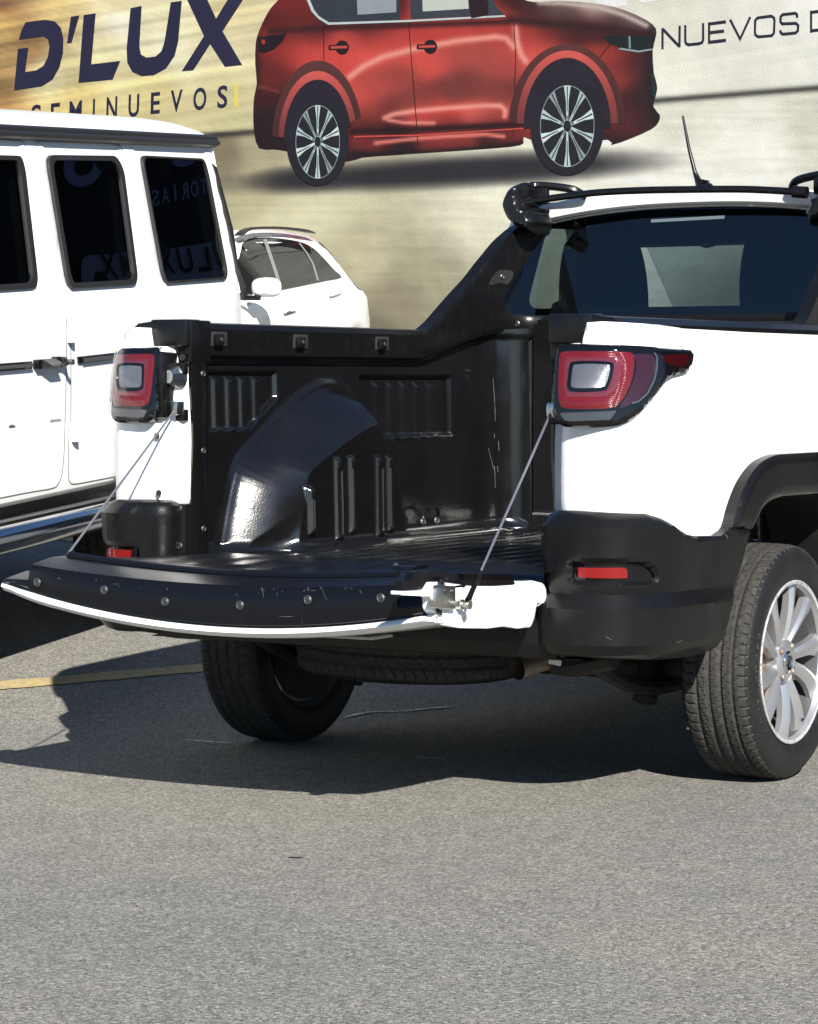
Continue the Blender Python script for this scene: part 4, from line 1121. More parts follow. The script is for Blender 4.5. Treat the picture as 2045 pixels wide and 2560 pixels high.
# ---- sail panel and cab back (one black moulding on each side, plus the strip under the window)
SAIL = Plan([(-.601, .30), (-.601, .60), (-.600, .90), (-.592, 1.00), (-.565, 1.07), (-.52, 1.105), (-.42, 1.12), (0, 1.125), (.42, 1.12)], 8)
def sail_surf(mirror):
    m = -1 if mirror else 1
    def f(P, o):
        x, y, nx, ny = SAIL.at(P[:, 0]); lean = np.clip(P[:, 1] - 1.22, 0, 1)
        w = np.interp(P[:, 0], [0, .75, .95, 3], [0, .05, .16, .16])
        x = x + nx * o + lean * np.interp(P[:, 0], [0, .6, .85, 3], [.16, .16, .10, 0]); y = y + ny * o + lean * w
        return np.stack([m * x, y, P[:, 1]], 1)
    return f
sail_px = [(1042, 834), (1064, 828), (1088, 806), (1106, 782), (1124, 756), (1146, 726), (1169, 695), (1190, 660), (1212, 626), (1236, 594), (1262, 568), (1290, 552), (1330, 562), (1338, 572), (1315, 612), (1285, 672), (1262, 728), (1255, 752), (1262, 776), (1290, 788), (1384, 792), (1384, 832), (1300, 832), (1230, 836), (1180, 850), (1120, 875), (1080, 888), (1045, 892)]
so = SAIL.sz(catmull(sail_px, 3, True), 0)
for mirror in (False, True):
    sl = patch('sail_panel', so, sail_surf(mirror), 'trim_black', truck, h=.016, off=lambda P, d: -.006 * (1 - np.clip(d / .008, 0, 1)), skirt=.042)
    nk = np.array(SAIL.sz(crop(1200, 430, 5.133, [(75, 1290), (180, 1255), (320, 1290), (265, 1440), (150, 1420), (10, 1450)]), 0))
    c_ = nk.mean(0)
    patch('screw_pocket', catmull(nk * [1, 1], 3, True), sail_surf(mirror), 'dark_hole', sl, h=.012, off=.0015)
    p = sail_surf(mirror)(np.array([[c_[0] + .004, c_[1] + .004]]), np.array([.003]))[0]; screw(sl, p, (.9 if not mirror else -.9, -.4, 0), .008)
    q = SAIL.sz(crop(1200, 430, 5.133, [(458, 1945)]), 0); p = sail_surf(mirror)(q, np.array([.001]))[0]; screw(sl, p, (0.1, -1, 0), .010)
# strip across the cab under the rear window
sx = [(-.58, 1.13), (-.3, 1.137), (0, 1.14), (.3, 1.137), (.58, 1.13)]
V, F = [], []
pr = [(0.005, 1.205), (-.018, 1.21), (-.022, 1.262), (-.010, 1.275), (.03, 1.282), (.03, 1.20)]
for (x, y) in sx: V += [(x, y + dy, z) for dy, z in pr]
for i in range(4):
    for j in range(6): F.append((i * 6 + j, i * 6 + (j + 1) % 6, (i + 1) * 6 + (j + 1) % 6, (i + 1) * 6 + j))
new_obj('cab_strip', V, F, 'trim_black', truck, angle=30)
bm = bmesh.new(); box(bm, (-.62, 1.075, .45), (.62, 1.14, 1.21)); bm_obj('cab_bulkhead', bm, 'underbody', truck)

# ---- cab shell
GB, GT = 1.272, 1.600                                          # window sill and head
def back_y(z): return 1.135 + .16 * (z - 1.22)
def roof_z(x, y):
    return 1.690 - .060 * np.clip(np.abs(x) / .62, 0, 1.2) ** 2.4 - .05 * np.clip((y - 2.0) / .8, 0, 1) ** 2 - .012 * np.clip((1.6 - y) / .4, 0, 1)
rx, ry = np.linspace(-.60, .60, 31), np.linspace(1.165, 2.55, 24)
RX, RY = np.meshgrid(rx, ry)
V = np.stack([RX.ravel(), RY.ravel(), roof_z(RX, RY).ravel()], 1); n = len(rx)
F = [(j * n + i, j * n + i + 1, (j + 1) * n + i + 1, (j + 1) * n + i) for j in range(len(ry) - 1) for i in range(n - 1)]
base = len(V); lip = []
for i, x in enumerate(rx):                                     # rear edge folds down to the window
    z = float(roof_z(x, 1.165)); lip += [(x, 1.158, z - .012), (x, 1.170, z - .046), (x, 1.20, z - .066)]
V = np.concatenate([V, np.array(lip)])
for i in range(n - 1):
    a, b = i, i + 1; p, q = base + 3 * i, base + 3 * (i + 1)
    F += [(b, a, p, q), (q, p, p + 1, q + 1), (q + 1, p + 1, p + 2, q + 2)]
roof = new_obj('roof', V, F, 'white_paint', truck, angle=25)
# headliner: dark inside of the roof
V2 = np.stack([RX.ravel() * .96, RY.ravel(), roof_z(RX, RY).ravel() - .055], 1)
new_obj('headliner', V2, [f[::-1] for f in F if max(f) < base], 'seat_fabric', truck)
# rear window
gl = []
def gy_(x, z): return 1.128 + .16 * (z - 1.22) + .012 * (1 - (x / .6) ** 2) * -1 + .012
win = fillet([(-.635, 1.268), (.635, 1.268), (.56, 1.60), (.3, 1.622), (0, 1.628), (-.3, 1.622), (-.56, 1.60)], [.05, .05, .05, 0, 0, 0, .05])
def gsurf(P, o): return np.stack([P[:, 0], gy_(P[:, 0], P[:, 1]) - o, P[:, 1]], 1)
patch('cab_back', [(-.76, 1.20), (.76, 1.20), (.62, 1.645), (.3, 1.66), (0, 1.665), (-.3, 1.66), (-.62, 1.645)], lambda P, o: gsurf(P, o - .012), 'gloss_black', truck, h=.06, holes=[win])
gw = patch('rear_window', win, gsurf, 'rear_glass', truck, h=.05)
win_in = fillet([(-.578, 1.302), (.578, 1.302), (.52, 1.575), (.3, 1.590), (0, 1.595), (-.3, 1.590), (-.52, 1.575)], [.05, .05, .05, 0, 0, 0, .05])
patch('window_frit', win, gsurf, 'gloss_black', gw, h=.05, off=-.004, holes=[win_in])
p0 = np.array([(-.14, 1.572), (.115, 1.577), (.115, 1.587), (-.14, 1.582)])
mat('brake_light', (0.10, 0.13, 0.14), 0.3)
patch('brake_light', p0, gsurf, 'brake_light', gw, h=.02, off=.003, skirt=.003)
# cab sides: door skin below, pillars and window above
for m in (-1, 1):
    def ss(P, o, m=m):
        z = P[:, 1]; x = np.interp(z, [.3, .8, 1.22, 1.66], [.83, .862, .815, .615]) + o
        return np.stack([m * x, P[:, 0], z], 1)
    side = fillet([(1.13, .36), (2.32, .36), (2.36, 1.20), (2.30, 1.245), (1.75, 1.60), (1.60, 1.648), (1.185, 1.635), (1.13, 1.25)], [.02, .02, .02, .02, .05, .05, .02, .0])
    wdw = fillet([(1.30, 1.26), (1.80, 1.26), (1.60, 1.560), (1.54, 1.598), (1.34, 1.598)], [.04, .03, .03, .03, .05])
    cs = patch('cab_side', side, ss, 'white_paint', truck, h=.06, skirt=.03, holes=[wdw])
    patch('side_window', wdw, ss, 'clear_glass', cs, h=.06, off=-.008)
    for y_ in (2.31,):
        pass
    bm = bmesh.new(); box(bm, (min(m * .855, m * .885), 1.28, 1.03), (max(m * .855, m * .885), 1.46, 1.06), .01); bm_obj('door_handle', bm, 'trim_black', cs)
    bm = bmesh.new(); box(bm, (min(m * .84, m * 1.0), 2.10, 1.20), (max(m * .84, m * 1.0), 2.20, 1.36), .03); bm_obj('door_mirror', bm, 'trim_black', cs)
    # front fender with wheel opening
    fo = [(2.365, .36)] + [(2.74 + .40 * math.cos(a), .316 + .40 * math.sin(a)) for a in np.linspace(math.pi, 0, 18)] + [(3.35, .36), (3.40, .80), (3.25, .98), (2.365, 1.14)]
    patch('front_fender', fo, lambda P, o, m=m: np.stack([m * (np.interp(P[:, 1], [.3, .8, 1.0, 1.2], [.84, .862, .84, .80]) + o - .10 * np.clip((P[:, 0] - 3.0) / .4, 0, 1) ** 2), P[:, 0], P[:, 1]], 1), 'white_paint', truck, h=.05, skirt=.03)
ws = np.array([(-.60, 1.0), (.60, 1.0), (.52, 0), (-.52, 0)])
def wsurf(P, o): return np.stack([P[:, 0], 1.85 + .62 * P[:, 1] + .05 * (1 - (P[:, 0] / .6) ** 2), 1.60 - .42 * P[:, 1] + o], 1)
patch('windscreen', ws, wsurf, 'clear_glass', truck, h=.08)
hx_, hy_ = np.linspace(-.80, .80, 17), np.linspace(2.38, 3.40, 12); HX2, HY2 = np.meshgrid(hx_, hy_)
HZ2 = 1.16 - .16 * ((HY2 - 2.38) / 1.02) ** 2 - .05 * (HX2 / .8) ** 4
new_obj('bonnet', np.stack([HX2.ravel(), HY2.ravel(), HZ2.ravel()], 1), [(j * 17 + i, j * 17 + i + 1, (j + 1) * 17 + i + 1, (j + 1) * 17 + i) for j in range(11) for i in range(16)], 'white_paint', truck)
bm = bmesh.new(); box(bm, (-.80, 3.25, .28), (.80, 3.50, .98), .10, 3); bm_obj('front_bumper', bm, 'white_paint', truck)
bm = bmesh.new(); box(bm, (-.70, 2.26, .80), (.70, 2.42, 1.10), .03); bm_obj('dashboard', bm, 'seat_fabric', truck)
bm = bmesh.new(); box(bm, (-.60, 1.76, 1.535), (.60, 2.0, 1.66), .02); bm_obj('windscreen_header', bm, 'seat_fabric', truck)
# seats: backrest and tall headrest
for nm, uvx in (('seat', 1532), ('seat', 1988)):
    c = ty_plane([(uvx, 690)], 1.66)[0]
    bm = bmesh.new()
    def slab(z0, z1, w0, w1, y0, y1, th):
        rings = []
        for t in np.linspace(0, 1, 12):
            z = z0 + (z1 - z0) * t; w = (w0 + (w1 - w0) * t) * (1 - .9 * max(0, (t - .80) / .2) ** 2.6) * (1 - .30 * (abs(t - .42) / .58) ** 2.2); y = y0 + (y1 - y0) * t
            ring = []
            for k in range(20):
                a = 2 * math.pi * k / 20; ca, sa = math.cos(a), math.sin(a)
                ring.append(bm.verts.new((c[0] + w * math.copysign(abs(ca) ** .6, ca), y + th * math.copysign(abs(sa) ** .7, sa), z)))
            rings.append(ring)
        for A, B in zip(rings[:-1], rings[1:]):
            for k in range(20): bm.faces.new((A[k], A[(k + 1) % 20], B[(k + 1) % 20], B[k]))
        bm.faces.new(rings[0][::-1]); bm.faces.new(rings[-1])
    slab(.60, 1.24, .25, .23, 1.75, 1.60, .07)
    sb = bm_obj('seat', bm, 'seat_fabric', truck)
    bm = bmesh.new(); slab(1.215, 1.60, .168, .150, 1.60, 1.57, .06); bm_obj('headrest', bm, 'seat_fabric', sb)

# ---- roof bar with its end brackets, aerial
CB = lambda p: crop(1200, 430, 5.133, p)
blk = ty_plane(CB([(590, 135), (440, 190), (370, 290), (335, 390), (335, 480), (400, 620), (520, 720), (660, 785), (740, 800), (770, 700), (800, 640), (745, 540), (750, 470), (640, 420), (620, 300), (640, 190)]), 1.04)
for m in (-1, 1):
    o2 = catmull(np.stack([blk[:, 0], blk[:, 2]], 1), 3, True)
    if m > 0:
        o2 = o2 * [-1, 1] 
    def bs(P, o):
        return np.stack([P[:, 0], 1.03 - o, P[:, 1]], 1)
    bk = patch('rack_bracket', o2, bs, 'gloss_black' if False else 'trim_black', truck, h=.008, off=lambda P, d: .050 * np.clip(d / .022, 0, 1) ** .7, skirt=.085, angle=30)
    # open loop running forward along the roof edge
    lpn = ty_plane(CB([(560, 330), (590, 190), (640, 165), (850, 175), (1040, 205), (1110, 250), (1150, 290)]), 1.04)
    pts = []
    for i, p in enumerate(lpn):
        t = i / (len(lpn) - 1); pts.append((m * -p[0] * 1.0 if m > 0 else p[0], 1.05 + .10 * t, p[2]))
    bm = bmesh.new(); tube(bm, catmull(pts, 4), .013, 8); bm_obj('bracket_loop', bm, 'trim_black', bk)
    p_ = ty_plane(CB([(700, 285)]), 1.09)[0]
    bm = bmesh.new(); box(bm, (min(-m * -p_[0] * -1, 0) if False else (m * abs(p_[0]) - .055), 1.075, p_[2] - .035), (m * abs(p_[0]) + .055, 1.095, p_[2] + .02), .008); bm_obj('bracket_web', bm, 'trim_black', bk)
bar_px = CB([(600, 395), (700, 372), (900, 340), (1200, 300), (1540, 262)]) + [(1600, 476), (1700, 474), (1850, 473), (1950, 477), (2010, 481)]
bar = [tuple(p) for p in ty_plane(bar_px, 1.03)]
bm = bmesh.new(); tube(bm, catmull(bar, 3), .0115, 10); bm_obj('roof_bar', bm, 'trim_black', truck)
for e in (0, 3, -3, -1):
    pass
for (p, q) in ((bar[0], bar[1]), (bar[-1], bar[-2])):
    bm = bmesh.new(); v = Vector(q) - Vector(p); v.normalize(); tube(bm, [Vector(p) - v * .01, Vector(p) + v * .035], .0185, 14); bm_obj('bar_collar', bm, 'trim_black', truck)
an = ty_plane([(1758, 466), (1745, 452), (1737, 430), (1722, 370), (1707, 290)], 2.0)
bm = bmesh.new(); tube(bm, [tuple(p) for p in an], [.030, .012, .0075, .006, .004], 10); bm_obj('aerial', bm, 'trim_black', truck)
ab_ = an[0]; bm = bmesh.new(); tube(bm, [(ab_[0] + .01, 2.0, ab_[2] - .10), (ab_[0] + .006, 2.0, ab_[2] - .02), (ab_[0], 2.0, ab_[2] + .004)], [.07, .05, .028], 14); bm_obj('aerial_base', bm, 'trim_black', truck)

# ================================================================== tailgate (lowered), a part of the pickup
TGY = -1.42
CT = lambda p: crop(950, 1380, 3.444, p)
def bow(x): return (np.asarray(x, float) / .60) ** 2
def tg_top(x): return .578 + .030 * bow(np.clip(np.abs(x), 0, .6))
def tg_bot(x): return .470 + .062 * bow(np.clip(np.abs(x), 0, .69))
xs = np.concatenate([[-.596], np.linspace(-.57, .46, 34), [.482]])
tg = bpy.data.objects.new('tailgate', None)
# black cap along the free edge, its notched ends, and the pressed lip above
V, F = [], []
x_all = np.concatenate([[-.690, -.66, -.63, -.600], [-.5961], np.linspace(-.57, .46, 34), [.4819], [.485, .52, .555, .583]])
prof_n = 7
for x in x_all:
    zt, zb = float(tg_top(x)), float(tg_bot(x)) + .004
    if x < -.598: zt = zt - .040
    if x > .4835: zt = zt - .027
    if x < -.60: zb = min(zb + .02 * bow((x + .60) * 4), zt - .012)
    yb = TGY + .02 * np.clip((abs(x) - .5) / .19, 0, 1) ** 2
    V += [(x, yb + .14, zt + .014), (x, yb + .09, zt + .014), (x, yb + .008, zt), (x, yb + .003, zt - .006), (x, yb - .004, (zt + zb) / 2), (x, yb + .002, zb + .010), (x, yb + .03, zb)]
for i in range(len(x_all) - 1):
    for j in range(prof_n - 1): F.append((i * prof_n + j, i * prof_n + j + 1, (i + 1) * prof_n + j + 1, (i + 1) * prof_n + j))
F.append(tuple(range(prof_n))); F.append(tuple(range((len(x_all) - 1) * prof_n, len(x_all) * prof_n))[::-1])
tg = new_obj('tailgate', V, F, 'tailgate_trim', truck, angle=35)
# white outer skin, now facing the ground
V, F = [], []
xo = np.linspace(-.70, .582, 40)
for x in xo:
    zb = float(tg_bot(x))
    e = np.clip((abs(x) - .52) / .17, 0, 1) ** 2 if x < 0 else np.clip((x - .50) / .10, 0, 1) ** 2 * .5
    V += [(x, TGY + .020 + .05 * e, zb + .008), (x, TGY - .004 + .03 * e, zb + .004), (x, TGY - .009 + .03 * e, zb - .004), (x, TGY + .004 + .03 * e, zb - .015), (x, TGY + .05, zb - .020), (x, TGY + .25, zb - .026 + .012 * e), (x, TGY + .50, zb - .010), (x, -.86, zb + .01)]
for i in range(len(xo) - 1):
    for j in range(7): F.append((i * 8 + j, i * 8 + j + 1, (i + 1) * 8 + j + 1, (i + 1) * 8 + j))
new_obj('tailgate_skin', V, F, 'white_paint', tg, angle=50)
# inner face with its liner panel
V, F = [], []
xi, yi = np.linspace(-.60, .60, 90), np.linspace(TGY + .10, -.795, 40)
XI, YI = np.meshgrid(xi, yi)
ZB_ = np.clip((YI - TGY - .10) / .30, 0, 1)
ZI = (tg_top(XI) + .012) * (1 - ZB_) + .600 * ZB_ + .008 * np.clip(1 - np.abs(XI) / .56, 0, .2) / .2 * np.clip((YI - TGY - .16) / .03, 0, 1) + .002 * fbm(XI * 9, YI * 9, 4, 3)
ZI = ZI + .004 * np.clip(np.cos(2 * math.pi * XI / .13) * 2, 0, 1) * np.clip((YI + 1.2) / .03, 0, 1) * np.clip((-.9 - YI) / .03, 0, 1)
new_obj('tailgate_liner', np.stack([XI.ravel(), YI.ravel(), ZI.ravel()], 1), [(j * 90 + i, j * 90 + i + 1, (j + 1) * 90 + i + 1, (j + 1) * 90 + i) for j in range(39) for i in range(89)], 'tailgate_trim', tg, angle=60)
# raised inner ridge near the free edge
bm = bmesh.new()
rp = [(x, TGY + .13 + .02 * bow(x), float(tg_top(x)) + .016) for x in np.linspace(-.58, .40, 26)]
tube(bm, rp, .012, 8); bm_obj('liner_ridge', bm, 'tailgate_trim', tg)
# handle bezel
hb_ = tz_plane([(1000, 1417)], .612)[0]
box_obj('handle_bezel', (hb_[0] - .055, hb_[1] - .035, .604), (hb_[0] + .055, hb_[1] + .045, .617), 'gloss_black', tg, .004)
screw(tg, (hb_[0], hb_[1] - .02, .618), (0, -.5, 1), .008)
# end faces
end_px = CT([(195, 338), (365, 322), (410, 256), (520, 250), (640, 268), (800, 288), (980, 290), (1160, 280), (1162, 244), (1300, 240), (1420, 270), (1448, 312), (1455, 440), (1366, 440), (1350, 570), (1315, 648), (1200, 660), (1090, 640), (940, 660), (700, 655), (560, 630), (470, 600), (540, 570), (490, 520), (470, 490), (465, 384), (195, 372)])
for m in (1, -1):
    E3 = tx_plane(end_px, .585)
    o2 = E3[:, 1:]
    if m < 0: pass
    if m < 0:
        o2 = np.array([(-.82, .585), (TGY + .10, .585), (TGY + .10, .53), (-.82, .50)]); 
    patch('tailgate_end', fillet(o2, .010, 4), lambda P, o, m=m: np.stack([m * (.585 + o), P[:, 0], P[:, 1]], 1), 'white_jamb', tg, h=.02, off=lambda P, d: -.006 * (1 - np.clip(d / .006, 0, 1)) ** 2, skirt=.025 if m > 0 else .003)
    if m < 0:
        st = tx_plane(CT([(690, 450)]), .595)[0]
    if m > 0:
        dk = tx_plane(CT([(320, 165), (980, 205), (1130, 205), (1165, 275), (980, 288), (800, 286), (640, 266), (520, 248), (405, 252), (362, 320), (190, 325), (190, 250), (270, 245), (290, 175)]), .583)[:, 1:]
        patch('liner_edge', dk, lambda P, o, m=m: np.stack([m * (.583 + o), P[:, 0], P[:, 1]], 1), 'tailgate_trim', tg, h=.03, skirt=.02)
    if m > 0:
        # latch plate, striker lever, cable stud
        la = tx_plane(CT([(510, 285), (655, 292), (655, 490), (630, 494), (510, 484), (480, 482), (470, 420), (490, 310)]), .60)
        lt = prism('latch', [(m * .600, p[1], p[2]) for p in (la if m > 0 else la[::-1])], (m, 0, 0), .016, 'zinc', tg, .003)
        lv = tx_plane(CT([(540, 300), (535, 255), (550, 235), (575, 240)]), .595)
        bm = bmesh.new(); tube(bm, catmull([(m * .592, p[1], p[2]) for p in lv], 3), .0065, 8); bm_obj('latch_lever', bm, 'trim_black', lt)
        for (a, b) in ((562, 332), (630, 335)):
            p = tx_plane(CT([(a, b)]), .60)[0]; screw(lt, (m * .601, p[1], p[2]), (m, 0, 0), .0055)
        gp = tx_plane(CT([(485, 500), (530, 500), (535, 545), (500, 530)]), .586)
        prism('latch_slot', [(m * .587, p[1], p[2]) for p in (gp if m > 0 else gp[::-1])], (m, 0, 0), .002, 'dark_hole', tg)
    st = tx_plane(CT([(690, 450)]), .595)[0]
    bm = bmesh.new(); rg = lathe(bm, [(.585, .012), (.602, .012), (.602, .007), (.618, .007), (.618, .011), (.622, .011), (.622, .003)], 16, 'X', (0, st[1], st[2])); cap(bm, rg[-1])
    for v in bm.verts: v.co.x *= m
    bm_obj('cable_stud', bm, 'zinc', tg)
    # cable from the post to the stud
    top = Vector((m * .566, -.822, .995)); lo_ = Vector((m * .612, st[1], st[2] + .002)); dv = (lo_ - top).normalized()
    bm = bmesh.new(); tube(bm, [top, lo_ - dv * .075], .0032, 8); bm_obj('tailgate_cable', bm, 'steel_cable', tg)
    bm = bmesh.new(); tube(bm, [lo_ - dv * .105, lo_ - dv * .03, lo_ - dv * .01], [.0055, .0065, .008], 10); bm_obj('cable_sleeve', bm, 'trim_black', tg)
    box_obj('cable_anchor', (min(m * .556, m * .578), -.836, .975), (max(m * .556, m * .578), -.800, 1.012), 'zinc', tg, .004)
# screws along the free edge
for (a, b) in crop(0, 1300, 1.722, [(164, 268), (452, 300), (714, 351), (1036, 366), (1328, 343), (1642, 335)]):
    p = ty_plane([(a, b)], TGY - .002)[0]; screw(tg, (p[0], TGY - .0035, p[2]), (0, -1, .02), .0115)
# rubber number-plate holder and lamp bar hanging under the skin
for (a0, a1, y0, y1, z0, z1, mt) in [(-.30, -.02, TGY + .10, TGY + .22, -.040, -.006, 'gloss_black'), (.05, .33, TGY + .06, TGY + .16, -.030, -.004, 'sticker')]:
    pass
def under(name, u0, u1, v0, v1, y, mt, th=.10):
    a = ty_plane([(u0, v0)], y)[0]; b = ty_plane([(u1, v1)], y)[0]
    box_obj(name, (a[0], y, min(a[2], b[2])), (b[0], y + th, max(a[2], b[2])), mt, tg, .004)
under('plate_lamp_housing', 425, 655, 1572, 1601, TGY + .10, 'bumper_plastic')
mat('old_plate', (0.42, 0.42, 0.40), 0.55, bump=(60, .3, .003), vary=(30, (.25, .25, .24), .5, .7, .7))
under('plate_frame', 663, 930, 1586, 1594, TGY + .12, 'old_plate')

# ================================================================== underbody, wheels
bm = bmesh.new(); box(bm, (-.60, -.78, .47), (.60, 3.0, .56)); bm_obj('floor_pan', bm, 'underbody', truck)
# middle of the rear bumper, below the tailgate
V, F = [], []
vx = np.linspace(-.60, .60, 25)
for x in vx:
    k = .012 * (1 - (x / .6) ** 2)
    V += [(x, -.80, .545), (x, -.845 - k, .54), (x, -.85 - k, .50), (x, -.875 - k, .47), (x, -.880 - k, .42), (x, -.860 - k, .385), (x, -.78, .372)]
for i in range(24):
    for j in range(6): F.append((i * 7 + j, i * 7 + j + 1, (i + 1) * 7 + j + 1, (i + 1) * 7 + j))
new_obj('rear_bumper', V, F, 'bumper_plastic', truck, angle=30)
# axle, springs, shock absorbers
bm = bmesh.new(); tube(bm, [(-.62, 0, .30), (-.45, 0, .28), (.45, 0, .28), (.62, 0, .30)], .036, 12); bm_obj('rear_axle', bm, 'underbody', truck)
for m in (-1, 1):
    bm = bmesh.new(); tube(bm, catmull([(m * .50, -.62, .40), (m * .50, -.3, .27), (m * .50, 0, .235), (m * .50, .3, .27), (m * .50, .62, .42)], 4), .022, 8); bm_obj('leaf_spring', bm, 'underbody', truck)
    bm = bmesh.new(); tube(bm, [(m * .47, -.10, .20), (m * .46, -.03, .34)], .034, 14); tube(bm, [(m * .46, -.03, .34), (m * .44, .05, .50)], .026, 12); sh = bm_obj('shock_absorber', bm, 'underbody', truck)
box_obj('sticker', (-.478, -.118, .285), (-.430, -.114, .322), 'sticker', truck)
sp = ty_plane([(1388, 1657)], -.55)[0]
prism('sticker', [tuple(q) for q in ty_plane([(1372, 1646), (1404, 1652), (1402, 1666), (1371, 1659)], -.55)], (0, -1, 0), .001, 'sticker', truck)
bm = bmesh.new(); tube(bm, catmull([(.60, -.55, .36), (.45, -.52, .33), (.30, -.40, .34)], 4), .03, 8); bm_obj('spring_shackle', bm, 'underbody', truck)
# exhaust
e0 = ty_plane([(1292, 1672)], -.62)[0]
bm = bmesh.new()
ev = Vector((.16, .52, .10)).normalized()
p0 = Vector(e0); tube(bm, [p0, p0 + ev * .35], .030, 20, ends=False); tube(bm, [p0 + ev * .35, p0 + ev * .001], .026, 20, ends=False)
rb = bmesh.new(); bm_obj('exhaust_pipe', bm, 'exhaust_pipe', truck)
rb.free()
bm = bmesh.new(); tube(bm, [p0 + ev * .33, p0 + ev * .36, p0 + ev * .72, p0 + ev * .75], [.03, .075, .075, .03], 16); bm_obj('silencer', bm, 'underbody', truck)
bm = bmesh.new(); box(bm, (.28, -.60, .40), (.34, .6, .50), .01); bm_obj('chassis_rail', bm, 'underbody', truck)
bm = bmesh.new(); box(bm, (-.34, -.60, .40), (-.28, .6, .50), .01); bm_obj('chassis_rail', bm, 'underbody', truck)

# ---- tyre: tread relief turned about the axle
TR, TW = .316, .205
def tyre_profile():
    return np.array([(-.088, .212), (-.099, .235), (-.1035, .262), (-.099, .288), (-.089, .304), (-.080, .3105), (-.055, .3145), (0, .316), (.055, .3145), (.080, .3105), (.089, .304), (.099, .288), (.1035, .262), (.099, .235), (.088, .212)])
def tyre_mesh(name, parent, nang=1260, npro=84):
    prof = catmull(tyre_profile(), 12); seg = np.concatenate([[0], np.cumsum(np.linalg.norm(np.diff(prof, axis=0), axis=1))])
    # finer where the tread is
    u = np.linspace(0, 1, npro); s = seg[-1] * u
    A, R = np.interp(s, seg, prof[:, 0]), np.interp(s, seg, prof[:, 1])
    ang = np.linspace(0, 2 * math.pi, nang, endpoint=False)
    AA, TT = np.meshgrid(A, ang); RR = np.tile(R, (nang, 1))
    dep = np.zeros_like(AA)
    for c, w in ((-.047, .0042), (-.012, .0045), (.022, .0045), (.054, .0035)):
        dep = np.maximum(dep, np.clip(1.6 - np.abs(AA - c) / w, 0, 1))
    per = 2 * math.pi / 70
    def sipe(cond, slope, w, ph, pr):
        t = (TT + slope * AA + ph + .012 * np.sin(AA * 190)) % pr; t = np.minimum(t, pr - t)
        return np.clip(1.5 - t / w, 0, 1) * cond
    dep = np.maximum(dep, .85 * sipe((AA > .058), 1.2, .0055, 0, per))
    dep = np.maximum(dep, .85 * sipe((AA < -.052), -1.2, .0055, .03, per))
    dep = np.maximum(dep, .6 * sipe((AA > .026) & (AA < .046), 2.5, .005, .02, per))
    dep = np.maximum(dep, .7 * sipe((AA > -.040) & (AA < -.022), -9.0, .006, .02, per * 1.25))
    dep = np.maximum(dep, .5 * sipe((AA > -.006) & (AA < .014), 3.0, .005, .05, per))
    tread = np.clip((RR - .300) / .006, 0, 1) * np.clip((.097 - np.abs(AA)) / .006, 0, 1)
    RR = RR - .0068 * dep * tread
    # raised bead and wear bars on the sidewall
    side = (np.abs(AA) > .085)
    AA2 = AA + np.sign(AA) * side * .0012 * (np.exp(-((RR - .228) / .003) ** 2) + np.exp(-((RR - .296) / .003) ** 2))
    V = np.stack([AA2.ravel(), (RR * np.cos(TT)).ravel(), (RR * np.sin(TT)).ravel()], 1)
    F = []
    for i in range(nang):
        j = (i + 1) % nang
        for k in range(npro - 1): F.append((i * npro + k, i * npro + k + 1, j * npro + k + 1, j * npro + k))
    o = new_obj(name, V, F, 'tread_rubber', parent, angle=50)
    o.data.materials.append(M['rubber'])
    idx = []
    for i in range(nang):
        for k in range(npro - 1): idx.append(1 if abs((A[k] + A[k + 1]) / 2) > .086 else 0)
    o.data.polygons.foreach_set('material_index', idx)
    return o

def tyre_text(parent, word, r, ang0, dang, hgt):
    a = ang0
    for ch in word:
        if ch == ' ': a += dang; continue
        V, F = glyph(ch, 0, 0, hgt * .9, hgt, 0, 0)
        pts = []
        for (u, v) in V:
            t = a + u / r; rr = r - v; ax = .1042 - 1.4 * max(0, abs(rr - .262) - .004) ** 1.2
            pts.append((ax + .0002, rr * math.sin(t), rr * math.cos(t)))
        new_obj('tyre_lettering', pts, F, 'rubber_letter', parent, smooth=False)
        a += dang
mat('rubber_letter', (0.040, 0.040, 0.040), 0.6)

